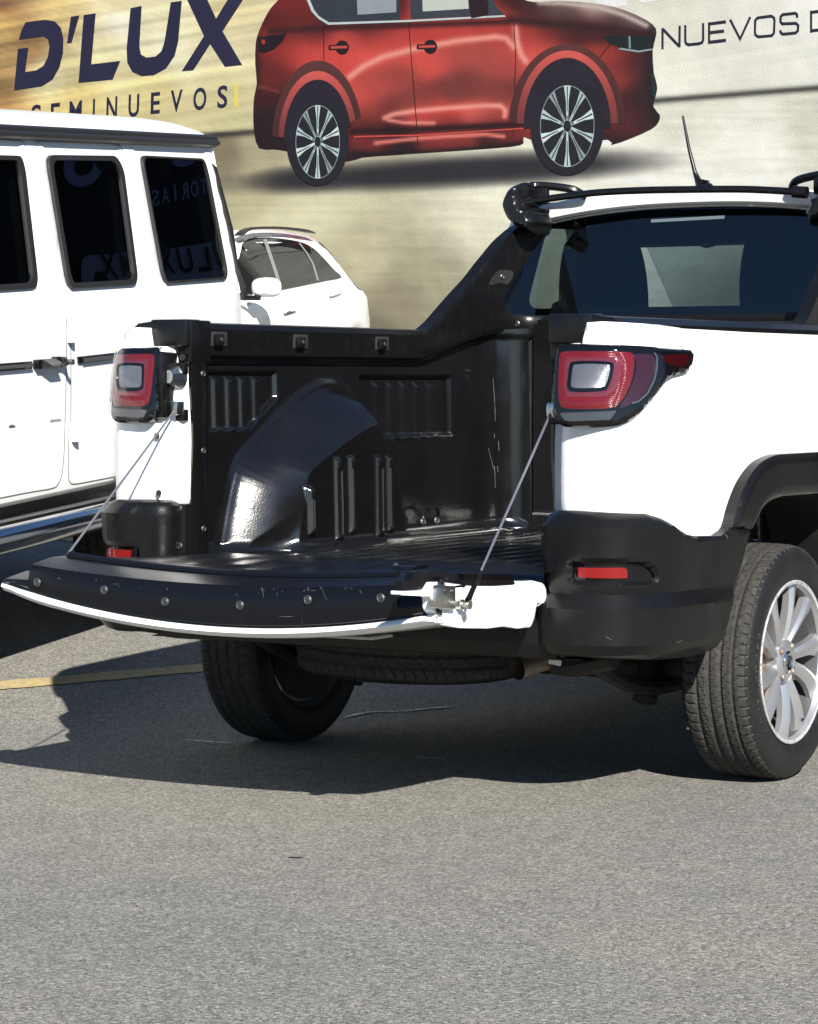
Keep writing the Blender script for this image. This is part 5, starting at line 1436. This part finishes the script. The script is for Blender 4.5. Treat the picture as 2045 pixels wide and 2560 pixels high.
def make_wheel(parent, x, y, z, outward, detailed=True, spin=0.0, first=None):
    """wheel assembly with its outer face along +x (outward=1) or -x"""
    w = bpy.data.objects.new('wheel', None); col.objects.link(w); w.parent = parent
    w.location = (x, y, z); w.rotation_euler = (spin, 0, 0 if outward > 0 else math.pi)
    if first is not None:
        for ch in first.children:
            c = ch.copy(); col.objects.link(c); c.parent = w
        return w
    tyre_mesh('tyre', w)
    bm = bmesh.new()
    lathe(bm, [(.088, .214), (.094, .2185), (.097, .216), (.094, .2095), (.080, .204)], 96, 'X')
    bm_obj('rim', bm, 'alloy', w, angle=35)
    bm = bmesh.new(); lathe(bm, [(.080, .2038), (.060, .200), (-.02, .190), (-.07, .196), (-.088, .214)], 96, 'X'); bm_obj('rim_barrel', bm, 'alloy_dark', w, angle=35)
    bm = bmesh.new(); lathe(bm, [(.0935, .2190), (.0965, .2190), (.0978, .2165), (.0950, .2085)], 96, 'X'); bm_obj('rim_edge', bm, 'alloy_scuff', w)
    # ten spokes in five leaning pairs
    for k in range(10):
        a = math.radians(36 * k + (-4 if k % 2 else 4) + 10); lean = math.radians(10 if k % 2 else 4)
        bm = bmesh.new(); rings = []
        for t in np.linspace(0, 1, 9):
            r = .040 + (.207 - .040) * t; aa = a + lean * (t ** 1.3)
            hw = .0135 + .0105 * t + .020 * max(0, t - .62) ** 1.5 * 2.0
            xf = .070 + .010 * math.sin(math.pi * min(1, t * .9)) + .012 * t; dp = .034 - .010 * t
            ring = []
            for (u, xx) in [(-1, xf - .008), (-.45, xf), (.05, xf - .0015), (1, xf - .012), (1, xf - dp), (-1, xf - dp)]:
                ring.append(bm.verts.new((xx, r * math.sin(aa) + u * hw * math.cos(aa), r * math.cos(aa) - u * hw * math.sin(aa))))
            rings.append(ring)
        for A, B in zip(rings[:-1], rings[1:]):
            for j in range(6): bm.faces.new((A[j], A[(j + 1) % 6], B[(j + 1) % 6], B[j]))
        bm.faces.new(rings[0]); bm.faces.new(rings[-1][::-1])
        bm_obj('spoke', bm, 'alloy', w, angle=25)
    bm = bmesh.new(); rg = lathe(bm, [(.03, .062), (.072, .060), (.078, .052), (.079, .034), (.076, .031)], 48, 'X'); cap(bm, rg[-1]); bm_obj('hub', bm, 'alloy', w)
    bm = bmesh.new(); rg = lathe(bm, [(.074, .030), (.081, .029), (.084, .024), (.082, .021)], 32, 'X'); cap(bm, rg[-1]); cp = bm_obj('hub_cap', bm, 'chrome', w)
    mat('cap_dark', (.10, .10, .11), .3, metal=.8) if 'cap_dark' not in M else None
    # ram-head shaped emblem on the cap
    em = [(0, -.017), (.006, -.012), (.004, -.002), (.010, .004), (.016, .002), (.015, .010), (.008, .014), (0, .012), (-.008, .014), (-.015, .010), (-.016, .002), (-.010, .004), (-.004, -.002), (-.006, -.012)]
    bm = bmesh.new(); f = bm.faces.new([bm.verts.new((.0835, p[0], p[1])) for p in em]); e = bmesh.ops.extrude_face_region(bm, geom=[f])
    bmesh.ops.translate(bm, verts=[v for v in e['geom'] if isinstance(v, bmesh.types.BMVert)], vec=(.002, 0, 0)); bm_obj('emblem', bm, 'cap_dark', w, smooth=False)
    for k in range(4):
        a = math.radians(45 + 90 * k)
        bm = bmesh.new(); c = (0, .049 * math.sin(a), .049 * math.cos(a))
        rg = lathe(bm, [(.0785, .0125), (.0795, .0115), (.066, .0105)], 20, 'X', c); cap(bm, rg[-1]); bm_obj('bolt_recess', bm, 'recess_grey', w)
        bm = bmesh.new(); rg = lathe(bm, [(.060, .0085), (.080, .0082), (.082, .006)], 6, 'X', c); cap(bm, rg[-1]); bm_obj('wheel_bolt', bm, 'rusty_steel', w)
    # brake drum behind
    bm = bmesh.new(); rg = lathe(bm, [(-.05, .128), (.020, .128), (.034, .120), (.038, .08), (.04, .05)], 40, 'X'); cap(bm, rg[-1]); bm_obj('brake_drum', bm, 'rusty_steel', w)
    bm = bmesh.new(); lathe(bm, [(-.078, .188), (-.070, .188), (-.060, .05), (-.068, .05)], 40, 'X', closed_prof=True); bm_obj('backing_plate', bm, 'underbody', w)
    bm = bmesh.new(); tube(bm, [(.070, .060, -.182), (.090, .058, -.172)], .004, 8); bm_obj('valve', bm, 'rubber', w)
    tyre_text(w, 'Continental', .262, math.radians(-118), math.radians(6.2), .020)
    return w
XWH = .766
rw = make_wheel(truck, XWH, 0, TR, 1, spin=math.radians(8))
make_wheel(truck, -XWH, 0, TR, -1, first=rw, spin=math.radians(20))
for m in (1, -1):
    wx = TX + TC * (m * XWH) + TS * 2.74; wy = TY - TS * (m * XWH) + TC * 2.74
    make_wheel(truck, m * XWH, 2.74, TR + float(ground_z(wx, wy)), m, first=rw)
# spare wheel slung flat under the bed
spare = bpy.data.objects.new('spare_wheel', None); col.objects.link(spare); spare.parent = truck
spare.location = (-.13, -.33, .365); spare.rotation_euler = (0, math.radians(90) + .03, .3)
for ch in rw.children:
    if ch.name.split('.')[0] in ('tyre', 'rim', 'rim_barrel'):
        c = ch.copy(); col.objects.link(c); c.parent = spare

# ================================================================== other parked cars
class Frame:
    """car frame: l runs along the visible side (to the right, away), o outwards, h up"""
    def __init__(self, uv, depth, head, climb, h0, lean=None):
        d = rays([uv])[0]; W = CAM0 + d * (depth / d[1])
        hd, cl = math.radians(head), math.radians(climb)
        self.a = np.array([math.sin(hd) * math.cos(cl), math.cos(hd) * math.cos(cl), math.sin(cl)])
        self.n = np.array([math.cos(hd), -math.sin(hd), 0.0]); self.u = np.cross(self.n, self.a)
        self.O = W - self.u * h0; self.lean = lean or (lambda l, h: 0 * h)
    def w(self, l, o, h): return self.O + np.multiply.outer(l, self.a) + np.multiply.outer(o, self.n) + np.multiply.outer(h, self.u)
    def lh(self, uv, off=0.0):
        uv = np.atleast_2d(np.asarray(uv, float)); c = np.full(len(uv), off); d = rays(uv)
        for _ in range(4):
            k = ((self.O - CAM0) @ self.n + c) / (d @ self.n); q = CAM0 + d * k[:, None] - self.O
            l, h = q @ self.a, q @ self.u; c = off + self.lean(l, h)
        return np.stack([l, h], 1)
    def surf(self, base, side=1, width=0.0):
        """points relative to the car's base; side=-1 is the far flank"""
        def f(P, o):
            k = o + self.lean(P[:, 0], P[:, 1])
            return self.w(P[:, 0], k if side > 0 else -width - k, P[:, 1]) - base
        return f

def car_root(name, label, cat, fr, l_mid, o_mid):
    p = fr.w(np.array(l_mid), np.array(o_mid), np.array(0.0)); base = np.array([p[0], p[1], float(ground_z(p[0], p[1]))])
    return thing(name, label, cat, tuple(base)), base

def frame_box(fr, base, name, l0, l1, o0, o1, h0, h1, m_, parent, bev=.0):
    bm = bmesh.new(); box(bm, (l0, o0, h0), (l1, o1, h1), bev)
    for v in bm.verts: v.co = Vector(fr.w(np.array(v.co.x), np.array(v.co.y), np.array(v.co.z)) - base)
    return bm_obj(name, bm, m_, parent)

def frame_tube(fr, base, name, pts, r, m_, parent, n=14):
    bm = bmesh.new(); tube(bm, [fr.w(np.array(p[0]), np.array(p[1]), np.array(p[2])) - base for p in pts], r, n); return bm_obj(name, bm, m_, parent)

# ---- white boxy off-roader
GW = 1.78
G = Frame((0, 1245), 9.1, 20.0, 3.5, .585, lambda l, h: -.19 * np.clip(h - 1.20, 0, 2))
boxy, GB_ = car_root('off_road_car', 'white boxy off-roader with black window frames and a bright side step beside the pickup', 'car', G, -.6, -GW / 2)
C1 = lambda p: crop(0, 0, 1.722, p); C7 = lambda p: crop(0, 800, 2.695, p); CG = lambda p: crop(0, 180, 2.69, p)
ge = G.lh(C1([(903, 612), (1050, 1290)]))
LR = float(G.lh(C1([(1050, 1300)]))[0, 0]); LF = LR - 4.55
gut = G.lh(CG([(0, 430), (1350, 488)]))
HG = float(gut[:, 1].mean()) - .005
wl = lambda pts: G.lh(C1(pts))
w_rear = fillet(wl([(205, 668), (500, 672), (532, 730), (596, 1222), (305, 1240), (290, 1190)]), [.05, .07, .05, .05, .05, .02])
w_quart = fillet(wl([(611, 670), (880, 684), (900, 760), (985, 1198), (716, 1218), (700, 1165)]), [.04, .06, .04, .05, .05, .02])
fl_ = G.lh(C1([(92, 672), (108, 735), (166, 1238)])); lf0 = fl_[0, 0] - .80
w_front = fillet(np.array([tuple(fl_[0]), tuple(fl_[1]), tuple(fl_[2]), (fl_[2, 0] - .93, fl_[2, 1] + .0), (fl_[2, 0] - .92, fl_[2, 1] + .02), (fl_[0, 0] - .66, fl_[0, 1])]), [.07, .02, .05, .05, 0, .05])
# side panels with window openings and wheel openings
whl_r, whl_f = LR - .70, LR - .70 - 2.85
def arc(c, r, h, n=16): return [(c + r * math.cos(a), h + r * math.sin(a)) for a in np.linspace(math.pi, 0, n)]
HB = .52
side = [(LF, .62), (whl_f - .45, .62)] + arc(whl_f, .44, .55) + [(whl_f + .45, HB), (whl_r - .46, HB)] + arc(whl_r, .45, .55) + [(whl_r + .46, .58), (LR, .60), (LR, HG), (LF + 1.62, HG), (LF + 1.18, 1.22), (LF, 1.16)]
gs = patch('body_side', fillet(side, .02, 3), G.surf(GB_), 'white_paint', boxy, h=.06, off=lambda P, d: -.012 * (1 - np.clip(d / .014, 0, 1)) ** 2, skirt=.06, holes=[w_rear, w_quart, w_front])
patch('body_side', fillet(side, .02, 3), G.surf(GB_, -1, GW), 'white_paint', boxy, h=.10, skirt=.06)
for w_, nm, inset, mt in ((w_rear, 'rear_door_window', .018, 'rubber_seal'), (w_quart, 'quarter_window', .006, 'rubber_seal'), (w_front, 'front_door_window', .018, 'rubber_seal')):
    if 'rubber_seal' not in M: mat('rubber_seal', (0.016, 0.016, 0.017), 0.45)
    c = w_.mean(0)
    g_ = c + (w_ - c) * (1 - inset / np.array([.20, .25]))
    fr_ = patch(nm, g_, G.surf(GB_), 'privacy_glass', boxy, h=.08, off=-.006)
    patch('window_seal', w_ + (w_ - c) * .006, G.surf(GB_), mt, fr_, h=.03, off=lambda P, d: .002 + .006 * np.clip(d / .004, 0, 1) * np.clip(2 - d / .006, 0, 1), skirt=.02, holes=[g_])
# dark cabin behind the glass
patch('cabin_lining', [(LF + 1.25, 1.05), (LR - .03, 1.05), (LR - .03, HG), (LF + 1.55, HG)], G.surf(GB_), 'suv_glass_back', boxy, h=.3, off=-.07)
# roof: gutter and crowned panel
def lean_at(h): return float(G.lean(0, np.array(h)))
o_g = lean_at(HG)
ls = np.concatenate([[LF + 1.62, LF + 1.75, LF + 2.1], np.linspace(LF + 2.4, LR - .5, 8), LR - .02 - .48 * (1 - np.sin(np.linspace(.08, 1, 14) * math.pi / 2))])
rp = [(0, .026), (-.006, .040), (-.025, .060), (-.06, .076), (-.13, .088), (-.30, .100), (-GW / 2 - o_g, .106)]
prof = rp + [(-GW - 2 * o_g - a, b) for a, b in rp[-2::-1]]
V, F = [], []
for l in ls:
    e = math.sqrt(max(0.0, 1 - max(0, (l - (LR - .5)) / .49) ** 2)) if l > LR - .5 else 1.0
    e = .08 + .92 * e ** .8
    for a, b in prof: V.append(G.w(np.array(l), np.array(o_g + a * (1 if e > .99 else 1)), np.array(HG + .018 + b * e)) - GB_)
k = len(prof)
for i in range(len(ls) - 1):
    for j in range(k - 1): F.append((i * k + j, (i + 1) * k + j, (i + 1) * k + j + 1, i * k + j + 1))
F.append(tuple(range((len(ls) - 1) * k, len(ls) * k)))
new_obj('roof', V, F, 'white_paint', boxy, angle=45)
V, F = [], []
for l in (LF + 1.6, LR - .02, LR + .012, LR + .02):
    e = {LR + .02: .5, LR + .012: .85}.get(l, 1)
    for a, b in [(-.03, -.006), (.006, -.004), (.020, .004), (.024, .016), (.020, .022), (.013, .024), (.012, .036), (.004, .044), (-.03, .046)]:
        V.append(G.w(np.array(l), np.array(o_g + a * e), np.array(HG + .02 + (b - .02) * e)) - GB_)
for i in range(3):
    for j in range(8): F.append((i * 9 + j, (i + 1) * 9 + j, (i + 1) * 9 + j + 1, i * 9 + j + 1))
F.append(tuple(range(27, 36)))
new_obj('rain_gutter', V, F, 'rubber_seal', boxy, angle=30)
frame_box(G, GB_, 'rear_panel', LR - .03, LR - .004, -GW + .02, -.03, .60, 1.2, 'white_paint', boxy, .01)
V = [G.w(np.array(LR - .02), np.array(o), np.array(h)) - GB_ for o, h in [(-.005, 1.19), (-GW, 1.19), (-GW - o_g, HG), (o_g, HG)]]
new_obj('rear_panel', V, [(0, 1, 2, 3)], 'white_paint', boxy, smooth=False)
blk_ = G.lh(C1([(915, 705), (930, 722), (1000, 985), (1024, 1150), (1058, 1230), (1047, 1292), (1022, 1175), (985, 985)]))
patch('tail_seal', blk_, lambda P, o: G.w(P[:, 0], o + G.lean(P[:, 0], P[:, 1]) - .004, P[:, 1]) - GB_, 'rubber_seal', boxy, h=.03, off=.008, skirt=.03)
# bonnet, front, bumper
frame_box(G, GB_, 'bonnet', LF, LF + 1.25, -GW + .02, -.02, .62, 1.16, 'white_paint', boxy, .03)
frame_box(G, GB_, 'front_bumper', LF - .12, LF + .1, -GW - .02, .02, .48, .78, 'white_paint', boxy, .05)
V = [G.w(np.array(l), np.array(o), np.array(h)) - GB_ for l, o, h in [(LF + 1.2, -.03, 1.17), (LF + 1.2, -GW + .03, 1.17), (LF + 1.66, -GW - o_g, HG), (LF + 1.66, o_g, HG)]]
new_obj('windscreen', V, [(3, 2, 1, 0)], 'privacy_glass', boxy, smooth=False)
frame_box(G, GB_, 'underbody', LF + .2, LR - .1, -GW + .2, -.2, .38, .62, 'underbody', boxy)
# side mouldings, handle, hinges
def strip(name, p, m_, off, skirt, bev=.004, hh=.02, parent=boxy):
    return patch(name, G.lh(C7(p)), G.surf(GB_), m_, parent, h=hh, off=lambda P, d: off - off * .6 * (1 - np.clip(d / bev, 0, 1)) ** 2, skirt=skirt)
mat('moulding_insert', (0.06, 0.06, 0.062), 0.35)
for p, q in (([(-700, 345), (205, 278), (207, 328), (-700, 402)], [(-700, 358), (196, 290), (198, 316), (-700, 388)]), ([(518, 248), (840, 212), (840, 255), (522, 296)], [(535, 258), (840, 224), (840, 243), (536, 282)])):
    mo = strip('side_moulding', p, 'trim_black', .016, .02); patch('moulding_insert', G.lh(C7(q)), G.surf(GB_), 'moulding_insert', mo, h=.03, off=.0175)
hd = strip('door_handle', fillet(C7([(222, 268), (345, 260), (350, 246), (415, 248), (422, 300), (415, 312), (350, 314), (345, 320), (222, 332)]), 3) * 2.695 - np.array([0, 800 * 2.695]), 'trim_black', .050, .035, .010)
dish = G.lh(C7(ell(300, 290, 62, 78, n=24))); 
hb = G.lh(C7([(388, 283)]))[0]
bm = bmesh.new(); pc = G.w(np.array(hb[0]), np.array(.056), np.array(hb[1])) - GB_; tube(bm, [pc - G.n * .01, pc + G.n * .004], .010, 14); bm_obj('key_button', bm, 'screw', boxy)
for (p0, p1) in (((460, 25), (463, 150)), ((480, 690), (490, 815))):
    a = G.lh(C7([p0, p1])); 
    frame_tube(G, GB_, 'door_hinge', [(a[0, 0], .012, a[0, 1]), (a[1, 0], .012, a[1, 1])], .016, 'white_paint', boxy)
# door shut lines
mat('shut_line', (0.10, 0.10, 0.11), 0.7)
for ln in ([(446, -10), (446, 300), (438, 640), (430, 900), (415, 1040), (390, 1105), (350, 1135), (180, 1165), (-60, 1212)],
           [(476, 160), (476, 640), (462, 800), (460, 1040), (470, 1090), (500, 1106), (640, 1082), (850, 1042)]):
    q = G.lh(C7(catmull(ln, 4))); patch('shut_line', ribbon(q, .0045), G.surf(GB_), 'shut_line', boxy, h=.05, off=.001)
for ln in ([(-120, 448), (90, 456), (140, 462), (175, 482)], [(247, 488), (258, 470), (290, 463), (700, 478), (790, 488), (830, 512)]):
    q = G.lh(CG(catmull(ln, 4))); patch('shut_line', ribbon(q, .0045), G.surf(GB_), 'shut_line', boxy, h=.05, off=.001)
# swage line
sw = G.lh(C7([(-200, 735), (440, 652), (850, 592), (850, 616), (440, 678), (-200, 765)]))
patch('swage', sw, G.surf(GB_), 'white_paint', boxy, h=.02, off=lambda P, d: .0005 + .006 * np.clip(d / .01, 0, 1), skirt=.003)
# rubber sill and side step
sl = G.lh(C7([(0, 1300), (600, 1190)]))
hs = float(sl[:, 1].mean())
frame_box(G, GB_, 'sill_cover', whl_f + .46, whl_r - .46, -.05, .045, hs - .055, hs + .035, 'trim_black', boxy, .012)
frame_box(G, GB_, 'sill_cover', whl_f + .46, whl_r - .46, -.05, .070, hs - .085, hs - .050, 'rubber_seal', boxy, .010)
tb = G.lh(C7([(0, 1482), (600, 1345)]), .16); ht = float(tb[:, 1].mean())
frame_tube(G, GB_, 'side_step', [(whl_f + .50, .0, ht + .03), (whl_f + .53, .10, ht + .01), (whl_f + .60, .16, ht), (whl_r - .50, .16, ht), (whl_r - .43, .10, ht + .01), (whl_r - .40, .0, ht + .03)], .043, 'bright_tube', boxy, 20)
frame_box(G, GB_, 'step_pad', whl_f + .62, whl_r - .52, .10, .15, ht + .035, ht + .052, 'trim_black', boxy, .006)
for l in (whl_f + .8, whl_r - .65): frame_box(G, GB_, 'step_bracket', l - .03, l + .03, -.3, .15, ht - .02, ht + .02, 'underbody', boxy)

def car_wheel(fr, base, root, l, o, hh, outward, scale):
    w = bpy.data.objects.new('wheel', None); col.objects.link(w); w.parent = root
    X = fr.n * outward; Z = fr.u; Y = np.cross(Z, X)
    mtx = Matrix(((X[0], Y[0], Z[0], 0), (X[1], Y[1], Z[1], 0), (X[2], Y[2], Z[2], 0), (0, 0, 0, 1)))
    p = fr.w(np.array(l), np.array(o), np.array(hh)) - base
    w.matrix_local = Matrix.Translation(Vector(p)) @ mtx @ Matrix.Scale(scale, 4)
    for ch in rw.children:
        if ch.name.split('.')[0] in ('tyre', 'rim', 'rim_barrel', 'spoke', 'hub', 'hub_cap', 'brake_drum'):
            c = ch.copy(); col.objects.link(c); c.parent = w
def wheel_at(fr, base, root, l, o, out, scale):
    p = fr.w(np.array(l), np.array(o), np.array(.3)); gz = float(ground_z(p[0], p[1]))
    # height along the car's own up axis so that the tyre just meets the asphalt
    hh = .316 * scale + (gz - fr.w(np.array(l), np.array(o), np.array(0.0))[2])
    car_wheel(fr, base, root, l, o, hh, out, scale)
for l in (whl_r, whl_f):
    wheel_at(G, GB_, boxy, l, -.13, 1, 1.20); wheel_at(G, GB_, boxy, l, -GW + .13, -1, 1.20)

# ---- white rounded crossover farther back
C6 = lambda p: crop(560, 540, 4.305, p)
XWD = 1.78
X6 = Frame((722, 781), 23.0, 19.0, 2.6, .98, lambda l, h: -.26 * np.clip(h - 1.02, 0, 2) ** 1.15 - .16 * np.clip((l - 1.55) / .9, 0, 1.2) ** 2 - .10 * np.clip(.55 - h, 0, 1))
cross, XB = car_root('crossover_car', 'white rounded crossover with black roof rails standing behind the boxy off-roader', 'car', X6, -.2, -XWD / 2)
q6 = lambda p, off=0.0: X6.lh(C6(p), off)
tail = q6([(400, 146), (560, 144), (700, 152), (900, 182), (1020, 207), (1120, 262), (1180, 330), (1270, 440), (1380, 600), (1470, 697), (1530, 716), (1556, 790), (1585, 920), (1606, 1050), (1612, 1200), (1612, 1330), (1590, 1420)])
l0, h0 = tail[0]
arch_c = q6([(1447, 1290)])[0]; fl6 = arch_c[0] - 2.65
base_h = .24
out6 = [tuple(p) for p in tail] + [(tail[-1, 0] - .02, .34), (arch_c[0] + .37, .30)] + arc(arch_c[0], .36, .36)[::-1] + [(arch_c[0] - .37, base_h), (fl6 + .37, base_h)] + arc(fl6, .36, .36)[::-1] + [(fl6 - .38, .26), (fl6 - .80, .34), (fl6 - .84, .62), (fl6 - .74, .86), (fl6 - .2, 1.02), (fl6 + .42, 1.12), (l0 - .95, h0 - .17), (l0 - .55, h0 - .05)]
def edge6(P): return -.10 * (1 - np.clip(bdist(P, [np.asarray(out6, float)]) * inside(P, [np.asarray(out6, float)]) / .16, 0, 1)) ** 2
xb = patch('body', out6, X6.surf(XB), 'white_paint', cross, h=.07, off=lambda P, d: -.10 * (1 - np.clip(d / .16, 0, 1)) ** 2, skirt=XWD - .1)
gl6 = q6(catmull([(150, 560), (165, 460), (195, 365), (240, 290), (300, 250), (370, 235), (520, 230), (700, 250), (830, 276), (915, 312), (1000, 385), (1100, 490), (1190, 590), (1262, 660), (1120, 692), (900, 737), (610, 797), (400, 840), (215, 890), (180, 760)], 2, True))
mat('dark_glass', (0.004, 0.005, 0.006), 0.03, spec=0.45)
g6 = patch('side_windows', gl6, X6.surf(XB), 'dark_glass', cross, h=.07, off=lambda P, d: edge6(P) + .006, skirt=.01)
patch('window_frame', q6(ribbon([(430, 250), (480, 400), (540, 580), (592, 745)], 30)), X6.surf(XB), 'frame_grey' if 'frame_grey' in M else mat('frame_grey', (.22, .23, .23), .35), g6, h=.05, off=.011, skirt=.005)
patch('window_frame', q6(ribbon([(800, 290), (880, 400), (950, 520), (1000, 690)], 14)), X6.surf(XB), 'frame_grey', g6, h=.05, off=.011, skirt=.005)
patch('roof_rail', q6(catmull([(135, 206), (240, 130), (480, 112), (700, 124), (880, 150), (960, 190), (880, 176), (700, 150), (480, 140), (260, 153), (180, 205)], 3, True)), X6.surf(XB), 'trim_black', cross, h=.04, off=.03, skirt=.05)
patch('rear_window', q6([(1080, 292), (1135, 277), (1182, 332), (1275, 445), (1372, 590), (1340, 560), (1200, 412)]), X6.surf(XB), 'dark_glass', cross, h=.03, off=lambda P, d: edge6(P) + .006, skirt=.02)
mat('lamp_grey', (.16, .17, .165), .2, coat=1)
patch('tail_lamp', q6(fillet([(1404, 716), (1490, 700), (1542, 716), (1560, 802), (1470, 782)], 8)), X6.surf(XB), 'lamp_grey', cross, h=.03, off=lambda P, d: edge6(P) + .008, skirt=.02)
for (a, b) in ((700, 1040), (1190, 855)):
    hp = q6([(a - 62, b + 12), (a + 58, b - 30), (a + 40, b + 6), (a - 30, b + 28)]); patch('door_handle', hp, X6.surf(XB), 'lamp_grey', cross, h=.04, off=.005, skirt=.005)
    hp = q6(fillet([(a - 70, b - 8), (a + 58, b - 48), (a + 62, b - 30), (a - 64, b + 12)], 6)); patch('door_handle', hp, X6.surf(XB), 'white_paint', cross, h=.04, off=.02, skirt=.02)
# door mirror
bm = bmesh.new(); mc = q6([(418, 770)], .16)[0]
rings = []
for t in np.linspace(0, 1, 10):
    r = math.sin(math.pi * min(1, .06 + .94 * t)) ** .5 if t < .5 else 1 - .25 * (t - .5) * 2
    ring = []
    for k in range(16):
        a = 2 * math.pi * k / 16; ca, sa = math.cos(a), math.sin(a)
        ring.append(bm.verts.new(Vector(X6.w(np.array(mc[0] - .09 + .17 * t), np.array(.16 + .125 * r * math.copysign(abs(ca) ** .7, ca)), np.array(mc[1] + .080 * r * math.copysign(abs(sa) ** .7, sa))) - XB)))
    rings.append(ring)
for A, B in zip(rings[:-1], rings[1:]):
    for k in range(16): bm.faces.new((A[k], A[(k + 1) % 16], B[(k + 1) % 16], B[k]))
bm.faces.new(rings[0][::-1]); bm.faces.new(rings[-1]); bm_obj('door_mirror', bm, 'white_paint', cross)
frame_box(X6, XB, 'mirror_arm', mc[0] - .08, mc[0] - .02, -.03, .12, mc[1] - .10, mc[1] - .06, 'trim_black', cross, .01)
frame_box(X6, XB, 'underbody', fl6 - .4, arch_c[0] + .4, -XWD + .25, -.25, .22, .55, 'underbody', cross)
for l in (arch_c[0], fl6):
    wheel_at(X6, XB, cross, l, -.13, 1, 1.06); wheel_at(X6, XB, cross, l, -XWD + .13, -1, 1.06)
rf = q6([(346, 110)])[0]
frame_box(X6, XB, 'roof_aerial', rf[0] - .06, rf[0] + .08, -.9, -.84, rf[1] - .06, rf[1] + .0, 'white_paint', cross, .02)

# ================================================================== sign lettering on the dealership front (seen mirrored in the boxy car's glass)
def facade_hit(uv):
    """where the reflection seen at these photo pixels in the side glass meets the dealership front"""
    P = G.lh(uv); X = G.w(P[:, 0], G.lean(P[:, 0], P[:, 1]), P[:, 1]); d = rays(uv); d /= np.linalg.norm(d, axis=1)[:, None]
    nn = G.n + .19 * G.u; nn /= np.linalg.norm(nn); r = d - 2 * (d @ nn)[:, None] * nn
    k = ((FP - X) @ FN) / (r @ FN); Q = X + r * k[:, None] - FP
    return np.stack([Q @ FA, Q[:, 2]], 1)
def sign_poly(name, uv, o, m_):
    q = facade_hit(np.asarray(uv, float)); return new_obj(name, [fpt(a, z, o) for a, z in q], [tuple(range(len(q)))], m_, facade, smooth=False)
def sign_text(word, uv_bl, uv_br, uv_tl, o, m_, fat=.02):
    """word runs from the pixel where its first letter is reflected to the pixel of its last"""
    a, b, c = facade_hit(np.array([uv_bl, uv_br, uv_tl], float))
    n = len(word)
    for i, ch in enumerate(word):
        V, F = glyph(ch, 0, 0, .78, 1.0, 0, 0, fat)
        if ch in 'I.': V = V * [.25, 1] * ([1, .22] if ch == '.' else [1, 1]) - ([0, -.39] if ch == '.' else [0, 0])
        s = (i + .5 + V[:, 0]) / n; t = .5 - V[:, 1]
        q = a + np.outer(s, b - a) + np.outer(t, c - a)
        new_obj('sign_letter', [fpt(x, z, o) for x, z in q], F, m_, facade, smooth=False)
sign_poly('sign_panel', C1(fillet([(1010, 1030), (700, 1078), (355, 1105), (345, 1190), (360, 1260), (1010, 1200)], 30)), .03, 'facade_slate')
sign_text('DLUX.MX', *C1([(1000, 1165), (430, 1208), (980, 1062)]), .06, 'facade_dark')
sign_text('TORIAS', *C1([(900, 835), (650, 895), (895, 765)]), .03, 'facade_blue')
sign_text('OTO', *C1([(900, 700), (250, 830), (890, 520)]), .03, 'facade_blue', .06)
fbox('red_canopy', -16, -9, 2.6, 3.6, 0.02, 1.2, 'facade_red')

# ================================================================== scuffs and scratches on the black plastic
from mathutils.bvhtree import BVHTree
mat('scuff', (0.085, 0.085, 0.085), 0.6)
def scuffs(name, target, lines, width, parent):
    """thin scratch strips laid on the surface of target where the photo shows them"""
    me = target.data; bv = BVHTree.FromPolygons([v.co.copy() for v in me.vertices], [tuple(p.vertices) for p in me.polygons])
    V, F = [], []
    for ln in lines:
        pts = []
        for d in tray(catmull(ln, 4)):
            h_, n_, _, _ = bv.ray_cast(Vector(TCAM), Vector(d).normalized(), 30)
            if h_ is not None: pts.append((h_, n_ if n_.dot(Vector(d)) < 0 else -n_))
        if len(pts) < 2: continue
        b = len(V)
        for i, (p, n) in enumerate(pts):
            t = (pts[min(i + 1, len(pts) - 1)][0] - pts[max(i - 1, 0)][0]).normalized(); s = t.cross(n).normalized() * width * (.35 + .65 * rng.random())
            V += [p + n * .0012 - s / 2, p + n * .0012 + s / 2]
            if i: F.append((b + 2 * i - 2, b + 2 * i - 1, b + 2 * i + 1, b + 2 * i))
    if not F: return
    o = new_obj(name, V, F, 'scuff', parent, smooth=False); o['kind'] = 'stuff'
    return o
left_wall = [o for o in truck.children if o.name.split('.')[0] == 'liner_wall' and min(v.co.x for v in o.data.vertices) < -.5][0]
scuffs('scratches', left_wall, [[(1232, 945), (1236, 1000), (1238, 1052)], [(1235, 1083), (1236, 1095)], [(1220, 1120), (1228, 1150), (1234, 1175)], [(1236, 1165), (1238, 1220)], [(1246, 1102), (1247, 1128)], [(1243, 1165), (1245, 1180)], [(1163, 925), (1175, 926)], [(1165, 938), (1168, 944)]], .0022, left_wall)
cap_lines = [[(655, 1468), (660, 1492)], [(652, 1472), (663, 1477)], [(770, 1468), (773, 1478)], [(805, 1470), (812, 1490), (818, 1500)], [(540, 1450), (548, 1453)], [(420, 1444), (430, 1449)], [(697, 1541), (735, 1541)], [(900, 1475), (905, 1485)], [(318, 1438), (323, 1442)], [(755, 1550), (757, 1560)], [(380, 1440), (385, 1452)]]
for k in range(26):
    u = 150 + 800 * rng.random(); v = 1430 + 45 * (1 - ((u - 600) / 480) ** 2) + 12 * rng.random(); cap_lines.append([(u, v), (u + rng.normal(0, 5), v + rng.normal(2, 4))])
scuffs('scratches', tg, cap_lines, .0014, tg)
right_bumper = [o for o in truck.children if o.name.split('.')[0] == 'bumper_corner' and max(v.co.x for v in o.data.vertices) > .5][0]
scuffs('scratches', right_bumper, [[(1515, 1592), (1530, 1600)], [(1595, 1640), (1612, 1636)], [(1690, 1607), (1706, 1600)]], .0018, right_bumper)
